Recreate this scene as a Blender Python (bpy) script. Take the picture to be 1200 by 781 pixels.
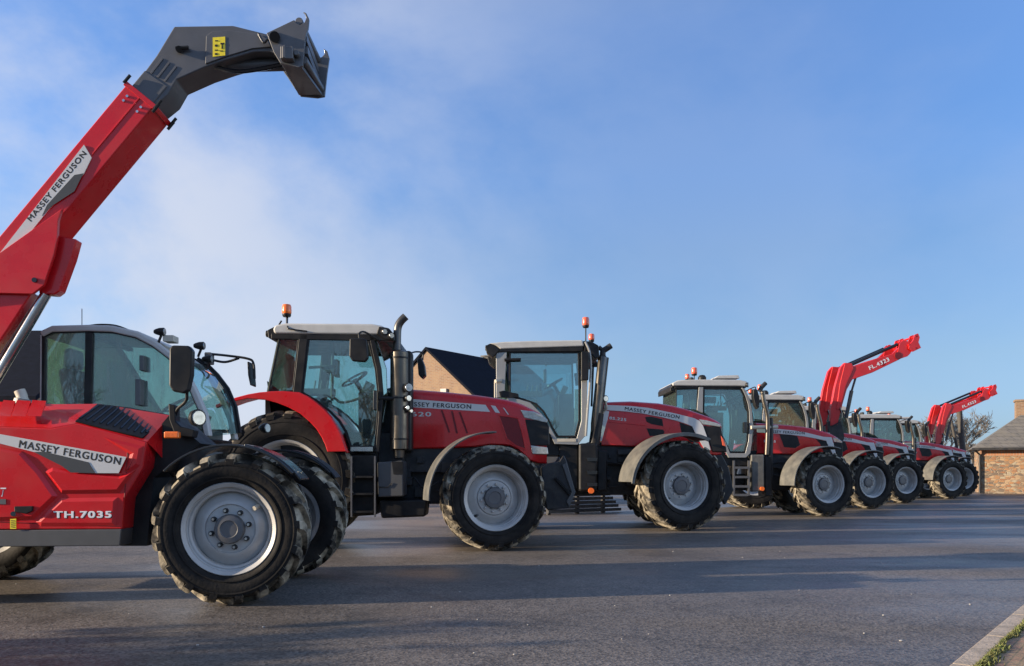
import bpy, bmesh, math, random
from mathutils import Vector, Matrix
random.seed(7)
R = math.radians
for o in list(bpy.data.objects): bpy.data.objects.remove(o)
S = bpy.context.scene
COL = S.collection

# ------------------------------------------------------------------ camera
CAMH = 1.08
F = 1000.0            # focal length in photo pixels (photo 1200 wide)
HOR = 552.0           # horizon row of the photo
cd = bpy.data.cameras.new("camera"); cam = bpy.data.objects.new("camera", cd); COL.objects.link(cam)
cam.location = (0, 0, CAMH); cam.rotation_euler = (R(90), 0, 0)
cd.sensor_width = 36; cd.lens = F/1200*36
cd.shift_y = (HOR-390.5)/1200
cd.clip_start = 0.05; cd.clip_end = 3000
S.camera = cam

# ------------------------------------------------------------------ sky and sun
SUN_AZ = R(12)        # the sun stands to the left, this much behind the camera plane
SUN_EL = R(13)
sdir = Vector((-math.cos(SUN_AZ)*math.cos(SUN_EL), -math.sin(SUN_AZ)*math.cos(SUN_EL), math.sin(SUN_EL)))
W = bpy.data.worlds.new("World"); S.world = W; W.use_nodes = True
nt = W.node_tree; nt.nodes.clear()
out = nt.nodes.new('ShaderNodeOutputWorld'); bg = nt.nodes.new('ShaderNodeBackground')
sky = nt.nodes.new('ShaderNodeTexSky'); sky.sky_type = 'NISHITA'; sky.sun_disc = False
sky.sun_elevation = SUN_EL
sky.sun_rotation = -math.atan2(sdir.x, sdir.y)
sky.air_density = 1.0; sky.dust_density = 0.6; sky.ozone_density = 2.0; sky.altitude = 50
bg.inputs['Strength'].default_value = 0.110
tc = nt.nodes.new('ShaderNodeTexCoord')
def wnode(t, **k):
    n = nt.nodes.new(t)
    for a, b in k.items(): setattr(n, a, b)
    return n
mp = wnode('ShaderNodeMapping'); mp.inputs['Scale'].default_value = (1.0, 1.0, 1.5)
mp.inputs['Rotation'].default_value = (0.3, 0.5, 0.2)
nz = wnode('ShaderNodeTexNoise'); nz.inputs['Scale'].default_value = 1.9; nz.inputs['Detail'].default_value = 7; nz.inputs['Roughness'].default_value = 0.56; nz.inputs['Distortion'].default_value = 0.12
cr = wnode('ShaderNodeValToRGB'); cr.color_ramp.elements[0].position = 0.40; cr.color_ramp.elements[1].position = 0.66; cr.color_ramp.elements[1].color = (0.88, 0.88, 0.88, 1)
cr.color_ramp.interpolation = 'EASE'
sep = wnode('ShaderNodeSeparateXYZ')
mr = wnode('ShaderNodeMapRange'); mr.inputs['From Min'].default_value = 0.22; mr.inputs['From Max'].default_value = -0.50
mr.interpolation_type = 'SMOOTHERSTEP'; mr.inputs['To Min'].default_value = 0.15; mr.inputs['To Max'].default_value = 1.0
mul = wnode('ShaderNodeMath', operation='MULTIPLY', use_clamp=True)
hz = wnode('ShaderNodeMapRange'); hz.inputs['From Min'].default_value = 0.30; hz.inputs['From Max'].default_value = 0.0
hz.inputs['To Min'].default_value = 0.0; hz.inputs['To Max'].default_value = 0.10
add = wnode('ShaderNodeMath', operation='ADD', use_clamp=True)
mx = wnode('ShaderNodeMixRGB'); mx.inputs[2].default_value = (3.6, 3.8, 4.35, 1)
tint = wnode('ShaderNodeMixRGB', blend_type='MULTIPLY'); tint.inputs[0].default_value = 1; tr_ = wnode('ShaderNodeValToRGB')
for k, (z_, c_) in enumerate([(0.0, (0.22, 0.30, 0.62)), (0.05, (0.27, 0.33, 0.56)), (0.12, (0.34, 0.365, 0.49)), (0.244, (0.37, 0.41, 0.54)), (0.32, (0.385, 0.455, 0.63)), (0.46, (0.50, 0.535, 0.715)), (1.0, (0.5, 0.52, 0.60))]):
    e_ = tr_.color_ramp.elements[k] if k < 2 else tr_.color_ramp.elements.new(z_)
    e_.position = z_; e_.color = (*c_, 1)
tr2 = wnode('ShaderNodeMixRGB', blend_type='MULTIPLY'); tr2.inputs[0].default_value = 1; tr2.inputs[2].default_value = (1.74, 2.0, 2.04, 1)
L = nt.links.new
L(tc.outputs['Generated'], mp.inputs[0]); L(mp.outputs[0], nz.inputs['Vector']); L(nz.outputs['Fac'], cr.inputs[0])
L(tc.outputs['Generated'], sep.inputs[0]); L(sep.outputs['X'], mr.inputs['Value']); L(sep.outputs['Z'], hz.inputs['Value'])
L(cr.outputs[0], mul.inputs[0]); L(mr.outputs[0], mul.inputs[1]); L(mul.outputs[0], add.inputs[0]); L(hz.outputs[0], add.inputs[1])
L(sep.outputs['Z'], tr_.inputs[0]); L(tr_.outputs[0], tr2.inputs[1]); L(tr2.outputs[0], tint.inputs[2]); L(sky.outputs[0], tint.inputs[1]); L(add.outputs[0], mx.inputs[0]); L(tint.outputs[0], mx.inputs[1]); L(mx.outputs[0], bg.inputs[0]); L(bg.outputs[0], out.inputs[0])

sl = bpy.data.lights.new("sun", 'SUN'); so = bpy.data.objects.new("sun", sl); COL.objects.link(so)
sl.energy = 5.0; sl.angle = R(0.6); sl.color = (1.0, 0.83, 0.62)
so.rotation_euler = sdir.to_track_quat('Z', 'Y').to_euler()
S.view_settings.view_transform = 'Standard'; S.view_settings.look = 'None'
S.view_settings.exposure = 0.85; S.view_settings.gamma = 1.0
S.render.engine = 'CYCLES'
S.cycles.max_bounces = 8; S.cycles.transparent_max_bounces = 16
S.render.resolution_x = 1024; S.render.resolution_y = 666

# ------------------------------------------------------------------ materials
def mat(name, color, rough=0.5, metal=0.0, coat=0.0, var=0.0, vscale=6, dirt=None, dirt_amt=0.5, dscale=3, bump=0.0, bscale=60, spec=0.5, rvar=0.0, emit=None, estr=0):
    m = bpy.data.materials.new(name); m.use_nodes = True; n = m.node_tree; b = n.nodes['Principled BSDF']
    b.inputs['Base Color'].default_value = (*color, 1); b.inputs['Roughness'].default_value = rough
    b.inputs['Metallic'].default_value = metal; b.inputs['Coat Weight'].default_value = coat
    b.inputs['Coat Roughness'].default_value = 0.06; b.inputs['Specular IOR Level'].default_value = spec
    t = n.nodes.new('ShaderNodeTexCoord'); last = None
    if var > 0:
        z = n.nodes.new('ShaderNodeTexNoise'); z.inputs['Scale'].default_value = vscale; z.inputs['Detail'].default_value = 6
        n.links.new(t.outputs['Object'], z.inputs['Vector'])
        r = n.nodes.new('ShaderNodeMapRange'); r.inputs['From Min'].default_value = 0.3; r.inputs['From Max'].default_value = 0.7
        r.inputs['To Min'].default_value = 1-var; r.inputs['To Max'].default_value = 1+var
        n.links.new(z.outputs['Fac'], r.inputs['Value'])
        x = n.nodes.new('ShaderNodeMixRGB'); x.blend_type = 'MULTIPLY'; x.inputs[0].default_value = 1; x.inputs[1].default_value = (*color, 1)
        n.links.new(r.outputs[0], x.inputs[2]); last = x.outputs[0]
    if dirt:
        z = n.nodes.new('ShaderNodeTexNoise'); z.inputs['Scale'].default_value = dscale; z.inputs['Detail'].default_value = 8; z.inputs['Roughness'].default_value = 0.65
        n.links.new(t.outputs['Object'], z.inputs['Vector'])
        r = n.nodes.new('ShaderNodeMapRange'); r.inputs['From Min'].default_value = 0.42; r.inputs['From Max'].default_value = 0.68
        r.inputs['To Min'].default_value = 0; r.inputs['To Max'].default_value = dirt_amt
        n.links.new(z.outputs['Fac'], r.inputs['Value'])
        x = n.nodes.new('ShaderNodeMixRGB'); x.inputs[2].default_value = (*dirt, 1)
        if last: n.links.new(last, x.inputs[1])
        else: x.inputs[1].default_value = (*color, 1)
        n.links.new(r.outputs[0], x.inputs[0]); last = x.outputs[0]
    if last: n.links.new(last, b.inputs['Base Color'])
    if rvar > 0:
        z = n.nodes.new('ShaderNodeTexNoise'); z.inputs['Scale'].default_value = 4; z.inputs['Detail'].default_value = 6
        n.links.new(t.outputs['Object'], z.inputs['Vector'])
        r = n.nodes.new('ShaderNodeMapRange'); r.inputs['From Min'].default_value = 0.35; r.inputs['From Max'].default_value = 0.65
        r.inputs['To Min'].default_value = max(0.02, rough-rvar); r.inputs['To Max'].default_value = rough+rvar
        n.links.new(z.outputs['Fac'], r.inputs['Value']); n.links.new(r.outputs[0], b.inputs['Roughness'])
    if bump > 0:
        z = n.nodes.new('ShaderNodeTexNoise'); z.inputs['Scale'].default_value = bscale; z.inputs['Detail'].default_value = 4
        n.links.new(t.outputs['Object'], z.inputs['Vector'])
        bn = n.nodes.new('ShaderNodeBump'); bn.inputs['Strength'].default_value = bump; bn.inputs['Distance'].default_value = 0.01
        n.links.new(z.outputs['Fac'], bn.inputs['Height']); n.links.new(bn.outputs[0], b.inputs['Normal'])
    if emit:
        b.inputs['Emission Color'].default_value = (*emit, 1); b.inputs['Emission Strength'].default_value = estr
    return m
def glassmat(name, tintc, dirt=0.0, refl=1.0):
    m = bpy.data.materials.new(name); m.use_nodes = True; n = m.node_tree; n.nodes.clear()
    o = n.nodes.new('ShaderNodeOutputMaterial'); tr = n.nodes.new('ShaderNodeBsdfTransparent'); gl = n.nodes.new('ShaderNodeBsdfGlossy')
    tr.inputs[0].default_value = (*tintc, 1); gl.inputs['Roughness'].default_value = 0.015; gl.inputs['Color'].default_value = (0.9, 0.97, 0.97, 1)
    fr = n.nodes.new('ShaderNodeFresnel'); fr.inputs[0].default_value = 1.55
    mu = n.nodes.new('ShaderNodeMath'); mu.operation = 'MULTIPLY_ADD'; mu.inputs[1].default_value = 1.6*refl; mu.inputs[2].default_value = 0.04*refl; mu.use_clamp = True
    mxs = n.nodes.new('ShaderNodeMixShader'); df = n.nodes.new('ShaderNodeBsdfDiffuse'); df.inputs[0].default_value = (0.52, 0.57, 0.50, 1)
    n.links.new(fr.outputs[0], mu.inputs[0]); n.links.new(mu.outputs[0], mxs.inputs[0]); n.links.new(tr.outputs[0], mxs.inputs[1]); n.links.new(gl.outputs[0], mxs.inputs[2])
    t = n.nodes.new('ShaderNodeTexCoord'); mpp = n.nodes.new('ShaderNodeMapping'); mpp.inputs['Scale'].default_value = (14, 14, 1.6)
    z = n.nodes.new('ShaderNodeTexNoise'); z.inputs['Scale'].default_value = 3; z.inputs['Detail'].default_value = 8; z.inputs['Roughness'].default_value = 0.7
    r = n.nodes.new('ShaderNodeMapRange'); r.inputs['From Min'].default_value = 0.35; r.inputs['From Max'].default_value = 0.75
    r.inputs['To Min'].default_value = dirt*0.35; r.inputs['To Max'].default_value = dirt*1.3
    n.links.new(t.outputs['Object'], mpp.inputs[0]); n.links.new(mpp.outputs[0], z.inputs['Vector']); n.links.new(z.outputs['Fac'], r.inputs['Value'])
    m2 = n.nodes.new('ShaderNodeMixShader'); n.links.new(r.outputs[0], m2.inputs[0]); n.links.new(mxs.outputs[0], m2.inputs[1]); n.links.new(df.outputs[0], m2.inputs[2])
    n.links.new(m2.outputs[0], o.inputs[0])
    return m
RED = mat('red_paint', (0.56, 0.008, 0.013), 0.30, coat=0.35, spec=0.35, var=0.05, dirt=(0.30, 0.10, 0.07), dirt_amt=0.14, dscale=2, rvar=0.08)
DRED = mat('dark_red_mesh', (0.16, 0.006, 0.010), 0.6, var=0.2, vscale=80)
BLK = mat('black_plastic', (0.009, 0.009, 0.010), 0.45, spec=0.3, var=0.3, dirt=(0.05, 0.046, 0.04), dirt_amt=0.3, rvar=0.12)
BLKS = mat('black_gloss', (0.012, 0.012, 0.014), 0.2, coat=0.3)
CHAS = mat('chassis_grey', (0.022, 0.023, 0.026), 0.55, spec=0.35, var=0.3, dirt=(0.09, 0.08, 0.065), dirt_amt=0.4, dscale=5, bump=0.2)
HEAD = mat('boom_head_grey', (0.085, 0.087, 0.095), 0.42, var=0.12, coat=0.15, rvar=0.08)
GREYF = mat('grey_fender_plastic', (0.085, 0.085, 0.08), 0.5, var=0.1, dirt=(0.22, 0.205, 0.17), dirt_amt=0.5, rvar=0.1)
SKIRT = mat('skirt_grey', (0.07, 0.072, 0.075), 0.5, var=0.12)
SILV = mat('silver_paint', (0.30, 0.30, 0.29), 0.35, metal=0.25, var=0.06, rvar=0.05)
ROOF = mat('roof_grey', (0.48, 0.47, 0.44), 0.45, var=0.08)
RIM = mat('rim_silver', (0.46, 0.45, 0.43), 0.42, metal=0.1, var=0.07, dirt=(0.22, 0.19, 0.15), dirt_amt=0.3, dscale=5)
HUB = mat('hub_grey', (0.11, 0.11, 0.115), 0.45, metal=0.2, var=0.15)
NUT = mat('wheel_nut', (0.03, 0.03, 0.03), 0.35, metal=0.6)
CHR = mat('polished_steel', (0.62, 0.60, 0.57), 0.24, metal=1.0, var=0.1, rvar=0.08)
EXH = mat('exhaust_steel', (0.13, 0.115, 0.095), 0.40, metal=0.8, var=0.25, vscale=3, rvar=0.1)
TYRE = mat('tyre_rubber', (0.010, 0.0095, 0.0095), 0.75, spec=0.2, var=0.25, dirt=(0.09, 0.075, 0.06), dirt_amt=0.28, dscale=4, bump=0.3, bscale=40)
LUG = mat('muddy_lug_rubber', (0.035, 0.031, 0.026), 0.85, spec=0.2, var=0.35, dirt=(0.55, 0.48, 0.36), dirt_amt=0.9, dscale=4, bump=0.5, bscale=40)
DECAL = mat('silver_decal', (0.60, 0.59, 0.57), 0.4, metal=0.15)
DGREY = mat('dark_decal', (0.045, 0.05, 0.055), 0.45)
INK = mat('black_lettering', (0.012, 0.012, 0.012), 0.5)
WHT = mat('white_lettering', (0.80, 0.80, 0.80), 0.5)
YEL = mat('yellow_sticker', (0.85, 0.68, 0.03), 0.45, var=0.1, vscale=40)
ORNG = mat('orange_lens', (0.85, 0.16, 0.015), 0.25, coat=0.5, var=0.15, vscale=40)
REDL = mat('red_orange_lens', (0.75, 0.12, 0.05), 0.25, coat=0.5)
LAMP = mat('lamp_lens', (0.42, 0.42, 0.40), 0.16, metal=0.4, coat=0.5, var=0.25, vscale=30)
CREAM = mat('cream_plastic', (0.50, 0.45, 0.36), 0.5, var=0.1)
SEAT = mat('seat_cloth', (0.03, 0.033, 0.035), 0.8, var=0.2)
INTER = mat('cab_trim', (0.11, 0.12, 0.12), 0.6, var=0.2)
GL = glassmat('green_tint_glass', (0.66, 0.84, 0.84), 0.05)
GLD = glassmat('dusty_cab_glass', (0.68, 0.82, 0.74), 0.32, 0.9)
GLR = glassmat('reflective_cab_glass', (0.62, 0.80, 0.82), 0.03, 1.5)

# ------------------------------------------------------------------ helpers
def tagp(o, label=None, cat=None, group=None, kind=None):
    if label: o['label'] = label
    if cat: o['category'] = cat
    if group: o['group'] = group
    if kind: o['kind'] = kind
    return o
def link(name, bm, m, parent=None, bevel=0.0, ang=35, seg=2, fix=True):
    if fix: bmesh.ops.recalc_face_normals(bm, faces=bm.faces[:])
    me = bpy.data.meshes.new(name); bm.to_mesh(me); bm.free()
    for mm in (m if isinstance(m, (list, tuple)) else [m]): me.materials.append(mm)
    me.polygons.foreach_set('use_smooth', [True]*len(me.polygons))
    me.set_sharp_from_angle(angle=R(ang))
    o = bpy.data.objects.new(name, me); COL.objects.link(o)
    if parent: o.parent = parent
    if bevel > 0:
        b = o.modifiers.new('bevel', 'BEVEL'); b.width = bevel; b.segments = seg; b.limit_method = 'ANGLE'; b.angle_limit = R(30); b.harden_normals = True
    return o
def NB(): return bmesh.new()
def add_plate(bm, poly, w0, w1, mi=0):
    """polygon in the (u,z) plane extruded sideways from w0 to w1; w may be lists"""
    n = len(poly); A = w0 if isinstance(w0, (list, tuple)) else [w0]*n; B = w1 if isinstance(w1, (list, tuple)) else [w1]*n
    a = [bm.verts.new((p[0], A[i], p[1])) for i, p in enumerate(poly)]
    b = [bm.verts.new((p[0], B[i], p[1])) for i, p in enumerate(poly)]
    fs = [bm.faces.new(a), bm.faces.new(b[::-1])]
    for i in range(n): fs.append(bm.faces.new((a[i], b[i], b[(i+1) % n], a[(i+1) % n])))
    for f in fs: f.material_index = mi
def add_box(bm, c, s, rot=None, mi=0):
    M = Matrix.Translation(c)
    if rot is not None: M = M @ rot
    M = M @ Matrix.Diagonal((s[0], s[1], s[2], 1))
    r = bmesh.ops.create_cube(bm, size=1, matrix=M)
    for v in r['verts']:
        for f in v.link_faces: f.material_index = mi
def add_b(bm, x0, x1, y0, y1, z0, z1, mi=0): add_box(bm, ((x0+x1)/2, (y0+y1)/2, (z0+z1)/2), (abs(x1-x0), abs(y1-y0), abs(z1-z0)), mi=mi)
def add_tube(bm, pts, r, n=10, mi=0, cap=True):
    pts = [Vector(p) for p in pts]; rr = r if isinstance(r, (list, tuple)) else [r]*len(pts)
    rings = []; up = None
    for i, p in enumerate(pts):
        d = (pts[min(i+1, len(pts)-1)]-pts[max(i-1, 0)]).normalized()
        if up is None: up = Vector((0, 0, 1)) if abs(d.z) < 0.9 else Vector((1, 0, 0))
        a = d.cross(up).normalized(); b = a.cross(d).normalized(); up = b
        rings.append([bm.verts.new(p+(a*math.cos(2*math.pi*k/n)+b*math.sin(2*math.pi*k/n))*rr[i]) for k in range(n)])
    for i in range(len(rings)-1):
        for k in range(n):
            f = bm.faces.new((rings[i][k], rings[i][(k+1) % n], rings[i+1][(k+1) % n], rings[i+1][k])); f.material_index = mi
    if cap:
        for q in (rings[0], rings[-1][::-1]):
            f = bm.faces.new(q); f.material_index = mi
def curve(pts, n=6):
    """Catmull-Rom smoothing of a polyline"""
    P = [Vector(p) for p in pts]; P = [P[0]*2-P[1]]+P+[P[-1]*2-P[-2]]; o = []
    for i in range(1, len(P)-2):
        for k in range(n):
            t = k/n
            o.append(0.5*((2*P[i])+(-P[i-1]+P[i+1])*t+(2*P[i-1]-5*P[i]+4*P[i+1]-P[i+2])*t*t+(-P[i-1]+3*P[i]-3*P[i+1]+P[i+2])*t**3))
    o.append(P[-2]); return [tuple(q) for q in o]
def add_lathe(bm, prof, u, z, n=48, mi=0, sgn=1, w0=0):
    """prof: list of (radius, w); axis along local y through (u,z)"""
    rings = []
    for r, w in prof:
        if r < 1e-5: rings.append([bm.verts.new((u, w0+sgn*w, z))])
        else: rings.append([bm.verts.new((u+r*math.cos(2*math.pi*k/n), w0+sgn*w, z+r*math.sin(2*math.pi*k/n))) for k in range(n)])
    for i in range(len(rings)-1):
        a, b = rings[i], rings[i+1]
        for k in range(n):
            if len(a) == 1 and len(b) == 1: continue
            if len(a) == 1: f = bm.faces.new((a[0], b[k], b[(k+1) % n]))
            elif len(b) == 1: f = bm.faces.new((a[k], a[(k+1) % n], b[0]))
            else: f = bm.faces.new((a[k], a[(k+1) % n], b[(k+1) % n], b[k]))
            f.material_index = mi
def zlathe(bm, prof, c, n=20, mi=0):
    rings = []
    for r, z in prof:
        rings.append([bm.verts.new((c[0]+max(r, 1e-4)*math.cos(2*math.pi*k/n), c[1]+max(r, 1e-4)*math.sin(2*math.pi*k/n), c[2]+z)) for k in range(n)])
    for i in range(len(rings)-1):
        for k in range(n):
            f = bm.faces.new((rings[i][k], rings[i][(k+1) % n], rings[i+1][(k+1) % n], rings[i+1][k])); f.material_index = mi
def inset(poly, d):
    n = len(poly); area = sum(poly[i][0]*poly[(i+1) % n][1]-poly[(i+1) % n][0]*poly[i][1] for i in range(n)); s = 1 if area > 0 else -1
    res = []
    for i in range(n):
        p0, p1, p2 = Vector(poly[i-1]), Vector(poly[i]), Vector(poly[(i+1) % n])
        e1 = (p1-p0).normalized(); e2 = (p2-p1).normalized()
        n1 = Vector((-e1.y, e1.x))*s; n2 = Vector((-e2.y, e2.x))*s
        m = (n1+n2); m = m.normalized() if m.length > 1e-6 else n1
        k = d/max(0.35, m.dot(n1)); res.append(tuple(p1+m*k))
    return res
def add_ring(bm, poly, d, w0, w1, mi=0):
    q = inset(poly, d); n = len(poly)
    for w in (w0, w1):
        pass
    A = [bm.verts.new((p[0], w0, p[1])) for p in poly]; B = [bm.verts.new((p[0], w0, p[1])) for p in q]
    C = [bm.verts.new((p[0], w1, p[1])) for p in poly]; D = [bm.verts.new((p[0], w1, p[1])) for p in q]
    for i in range(n):
        j = (i+1) % n
        for f in ((A[i], A[j], B[j], B[i]), (C[i], D[i], D[j], C[j]), (A[i], C[i], C[j], A[j]), (B[i], B[j], D[j], D[i])):
            bm.faces.new(f).material_index = mi
    return q
def add_sheet(bm, line, w0, w1, t, mi=0):
    """open polyline in (u,z) given thickness t and extruded w0..w1"""
    n = len(line); nor = []
    for i in range(n):
        d = Vector(line[min(i+1, n-1)])-Vector(line[max(i-1, 0)]); d.normalize(); nor.append(Vector((-d.y, d.x)))
    a = [Vector(line[i])+nor[i]*t/2 for i in range(n)]; b = [Vector(line[i])-nor[i]*t/2 for i in range(n)]
    q = [[bm.verts.new((p.x, w, p.y)) for p in s] for s in (a, b) for w in (w0, w1)]
    for i in range(n-1):
        for f in ((q[0][i], q[0][i+1], q[1][i+1], q[1][i]), (q[2][i], q[3][i], q[3][i+1], q[2][i+1]),
                  (q[0][i], q[2][i], q[2][i+1], q[0][i+1]), (q[1][i], q[1][i+1], q[3][i+1], q[3][i])): bm.faces.new(f).material_index = mi
    for i in (0, n-1): bm.faces.new((q[0][i], q[1][i], q[3][i], q[2][i])).material_index = mi
def arc(u, z, r, a0, a1, n=16, rz=None):
    rz = rz or r
    return [(u+r*math.cos(R(a0+(a1-a0)*i/n)), z+rz*math.sin(R(a0+(a1-a0)*i/n))) for i in range(n+1)]
def loft(bm, st, wc, mi=0, nsh=6):
    """bonnet body. st: (u, zbottom, ztop, halfwidth, shoulder_w, shoulder_z)"""
    rings = []
    for (u, zb, zt, hw, rw, rz) in st:
        pts = [(-hw+0.02, zb), (-hw, zb+0.02), (-hw, (zb+zt-rz)/2)]
        for k in range(nsh+1):
            a = math.pi/2*k/nsh
            pts.append((-hw+rw-rw*math.cos(a), zt-rz+rz*math.sin(a)-0.0))
        pts.append((0, zt+0.012))
        full = pts+[(-p[0], p[1]) for p in pts[-2::-1]]
        rings.append([bm.verts.new((u, wc+p[0], p[1])) for p in full])
    for i in range(len(rings)-1):
        a, b = rings[i], rings[i+1]
        for k in range(len(a)-1): bm.faces.new((a[k], a[k+1], b[k+1], b[k])).material_index = mi
        bm.faces.new((a[-1], a[0], b[0], b[-1])).material_index = mi
    bm.faces.new(rings[0]); bm.faces.new(rings[-1][::-1])
def textmesh(s, shear=0.0):
    c = bpy.data.curves.new('txt', 'FONT'); c.body = s; c.size = 1; c.shear = shear; c.space_character = 1.16; c.resolution_u = 4
    o = bpy.data.objects.new('txt', c); COL.objects.link(o); dg = bpy.context.evaluated_depsgraph_get(); dg.update()
    me = bpy.data.meshes.new_from_object(o.evaluated_get(dg)); bpy.data.objects.remove(o); bpy.data.curves.remove(c)
    return me
def lettering(s, p0, p1, cap, w, m, parent, bold=0.03, shear=0.0, depth=0.0, up=None, name='lettering'):
    """bold text from p0 to p1 (u,z), letters cap metres tall, facing -w; weight comes from closely shifted layers of one transfer"""
    me = textmesh(s, shear); xs = [v.co.x for v in me.vertices]; ys = [v.co.y for v in me.vertices]
    x0, x1 = min(xs), max(xs); y0, y1 = min(ys), max(ys)
    p0 = Vector(p0); p1 = Vector(p1); d = p1-p0; n = Vector((-d.y, d.x)).normalized()
    bm = NB(); offs = [(0, 0)] if bold <= 0 else [(-1, -0.6), (1, -0.6), (1, 0.6), (-1, 0.6), (0, 0)]
    for k, (ox_, oy_) in enumerate(offs):
        st_ = len(bm.verts); bm.from_mesh(me); bm.verts.ensure_lookup_table()
        for v in bm.verts[st_:]:
            q = p0+d*((v.co.x+ox_*bold-x0)/(x1-x0))+n*cap*((v.co.y+oy_*bold-y0)/(y1-y0)); v.co = (q.x, w-0.00015*k, q.y)
    bpy.data.meshes.remove(me)
    return link(name, bm, m, parent, fix=False)

class Veh:
    def __init__(s, name, X, Y, yaw, label, cat, group=None):
        s.X, s.Y, s.c, s.s = X, Y, math.cos(R(yaw)), math.sin(R(yaw))
        s.o = bpy.data.objects.new(name, None); COL.objects.link(s.o); s.o.location = (X, Y, 0); s.o.rotation_euler = (0, 0, R(yaw)); s.o.empty_display_size = 0.5
        tagp(s.o, label, cat, group)
    def P(s, px, py, w):
        """metres (u forward, z up) on the vehicle's own plane w for a point surveyed in the photograph"""
        a = (px-600)/F; cc = (HOR-py)/F
        t = (w-s.s*s.X+s.c*s.Y)/(s.c-a*s.s)
        return (s.c*(a*t-s.X)+s.s*(t-s.Y), CAMH+cc*t)
    def PL(s, pts, w): return [s.P(a, b, w) for a, b in pts]
    def P3(s, px, py, w):
        u, z = s.P(px, py, w); return (u, w, z)

# ------------------------------------------------------------------ wheels
def wheel(parent, u, w, Rt, wd, rr, nl, inward=1, disc=0.12, hubr=0.14, boltr=0.19, nb=8, z=None, lugm=LUG, style='ag'):
    """w = outer face of the tyre, inward=+1 when the inner side lies at larger w"""
    z = Rt if z is None else z; g = inward
    b = NB(); d = disc                                              # wheel disc
    add_lathe(b, [(rr*0.84, d+0.06), (rr*0.80, d+0.045), (rr*0.74, d+0.035), (rr*0.66, d+0.01), (rr*0.60, d-0.002), (rr*0.56, d-0.004), (rr*0.54, d+0.008), (rr*0.50, d+0.008), (hubr, d+0.0), (hubr, d+0.05), (0.0, d+0.06)], u, z, 64, sgn=g, w0=w)
    wh = link('wheel', b, RIM, parent)
    b = NB()                                                        # rim barrel and flange
    add_lathe(b, [(rr-0.01, 0.050), (rr+0.012, 0.036), (rr+0.020, 0.046), (rr+0.018, 0.075), (rr-0.012, 0.085), (rr-0.018, 0.055), (rr-0.01, 0.050)], u, z, 64, sgn=g, w0=w)
    add_lathe(b, [(rr-0.014, 0.07), (rr-0.018, 0.085), (rr-0.034, 0.092), (rr-0.036, d*0.5+0.035), (rr-0.052, d*0.5+0.045), (rr-0.056, d+0.01), (rr*0.84, d+0.03), (rr*0.84, d+0.09), (rr*0.86, wd*0.5), (rr-0.03, wd-0.08), (rr+0.015, wd-0.045), (rr+0.02, wd-0.06), (rr, wd*0.6)], u, z, 64, sgn=g, w0=w)
    link('rim', b, RIM, wh)
    b = NB()                                                        # tyre carcass
    k = min(0.05, wd*0.1); H = Rt-rr; tr = Rt-0.048
    pr = [(rr+0.004, 0.062), (rr+0.02, 0.042), (rr+H*0.18, 0.020), (rr+H*0.35, 0.004), (rr+H*0.52, 0.0), (rr+H*0.70, 0.012), (tr-0.035, 0.035), (tr-0.006, 0.065), (tr+0.004, wd*0.3), (tr+0.008, wd*0.5)]
    pr = pr+[(r_, wd-w_) for r_, w_ in pr[-2::-1]]
    add_lathe(b, pr, u, z, 72, sgn=g, w0=w)
    for q in (0.22, 0.60):                                          # moulded rings on the sidewall
        rq = rr+H*q
        add_lathe(b, [(rq-0.006, 0.02), (rq-0.005, 0.006 if q > 0.5 else 0.010), (rq+0.005, 0.004 if q > 0.5 else 0.008), (rq+0.006, 0.02)], u, z, 72, sgn=g, w0=w-0.006*g)
    for f in b.faces:
        f.material_index = 1 if (Vector((f.calc_center_median().x-u, f.calc_center_median().z-z)).length > tr-0.05) else 0
    # chevron lugs
    def P3_(r, ww, a): return (u+r*math.cos(a), w+g*ww, z+r*math.sin(a))
    for side in (0, 1):
        for i in range(nl):
            base = 2*math.pi*(i+0.5*side)/nl
            secs = []
            ts = [0, 0.2, 0.45, 0.7, 0.88, 1.0]
            sweep = 0.62*wd/Rt*0.9
            half0 = 0.024*Rt/0.72
            for t in ts:
                ww = wd*0.5*(1-t)+(0.028)*t + 0.03*(1-t)
                a = base+sweep*(t**0.85)
                h = half0*(1+0.75*t)/Rt
                top = Rt-0.012*t*t
                if t == 1.0: top = Rt-0.028
                if side: ww = wd-ww
                secs.append([P3_(tr-0.02, ww, a-h*1.25), P3_(top, ww, a-h), P3_(top, ww, a+h), P3_(tr-0.02, ww, a+h*1.25)])
            # shoulder block running down the sidewall
            a = base+sweep; h = half0*1.75/Rt
            for (r1, ww, hh) in ((Rt-0.075, 0.004, 1.0), (Rt-0.14, 0.004, 0.92)):
                if side: w1 = wd-ww; w2 = wd-ww-0.05
                else: w1 = ww; w2 = ww+0.05
                a += 0.012
                secs.append([P3_(r1-0.0, w2, a-h*1.2*hh), P3_(r1+0.02, w1, a-h*hh), P3_(r1+0.02, w1, a+h*hh), P3_(r1-0.0, w2, a+h*1.2*hh)])
            vs = [[b.verts.new(p) for p in s_] for s_ in secs]
            for q in range(len(vs)-1):
                for k2 in range(3):
                    f = b.faces.new((vs[q][k2], vs[q][k2+1], vs[q+1][k2+1], vs[q+1][k2])); f.material_index = 1 if (q < 6 or k2 != 1) else 0
            b.faces.new(vs[0]).material_index = 1; b.faces.new(vs[-1]).material_index = 0
    link('tyre', b, [TYRE, lugm], wh, ang=40)
    b = NB()
    add_lathe(b, [(hubr, d+0.02), (hubr, d-0.045), (hubr*0.94, d-0.06), (hubr*0.6, d-0.066), (hubr*0.55, d-0.058), (0.0, d-0.058)], u, z, 32, sgn=g, w0=w)
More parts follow.
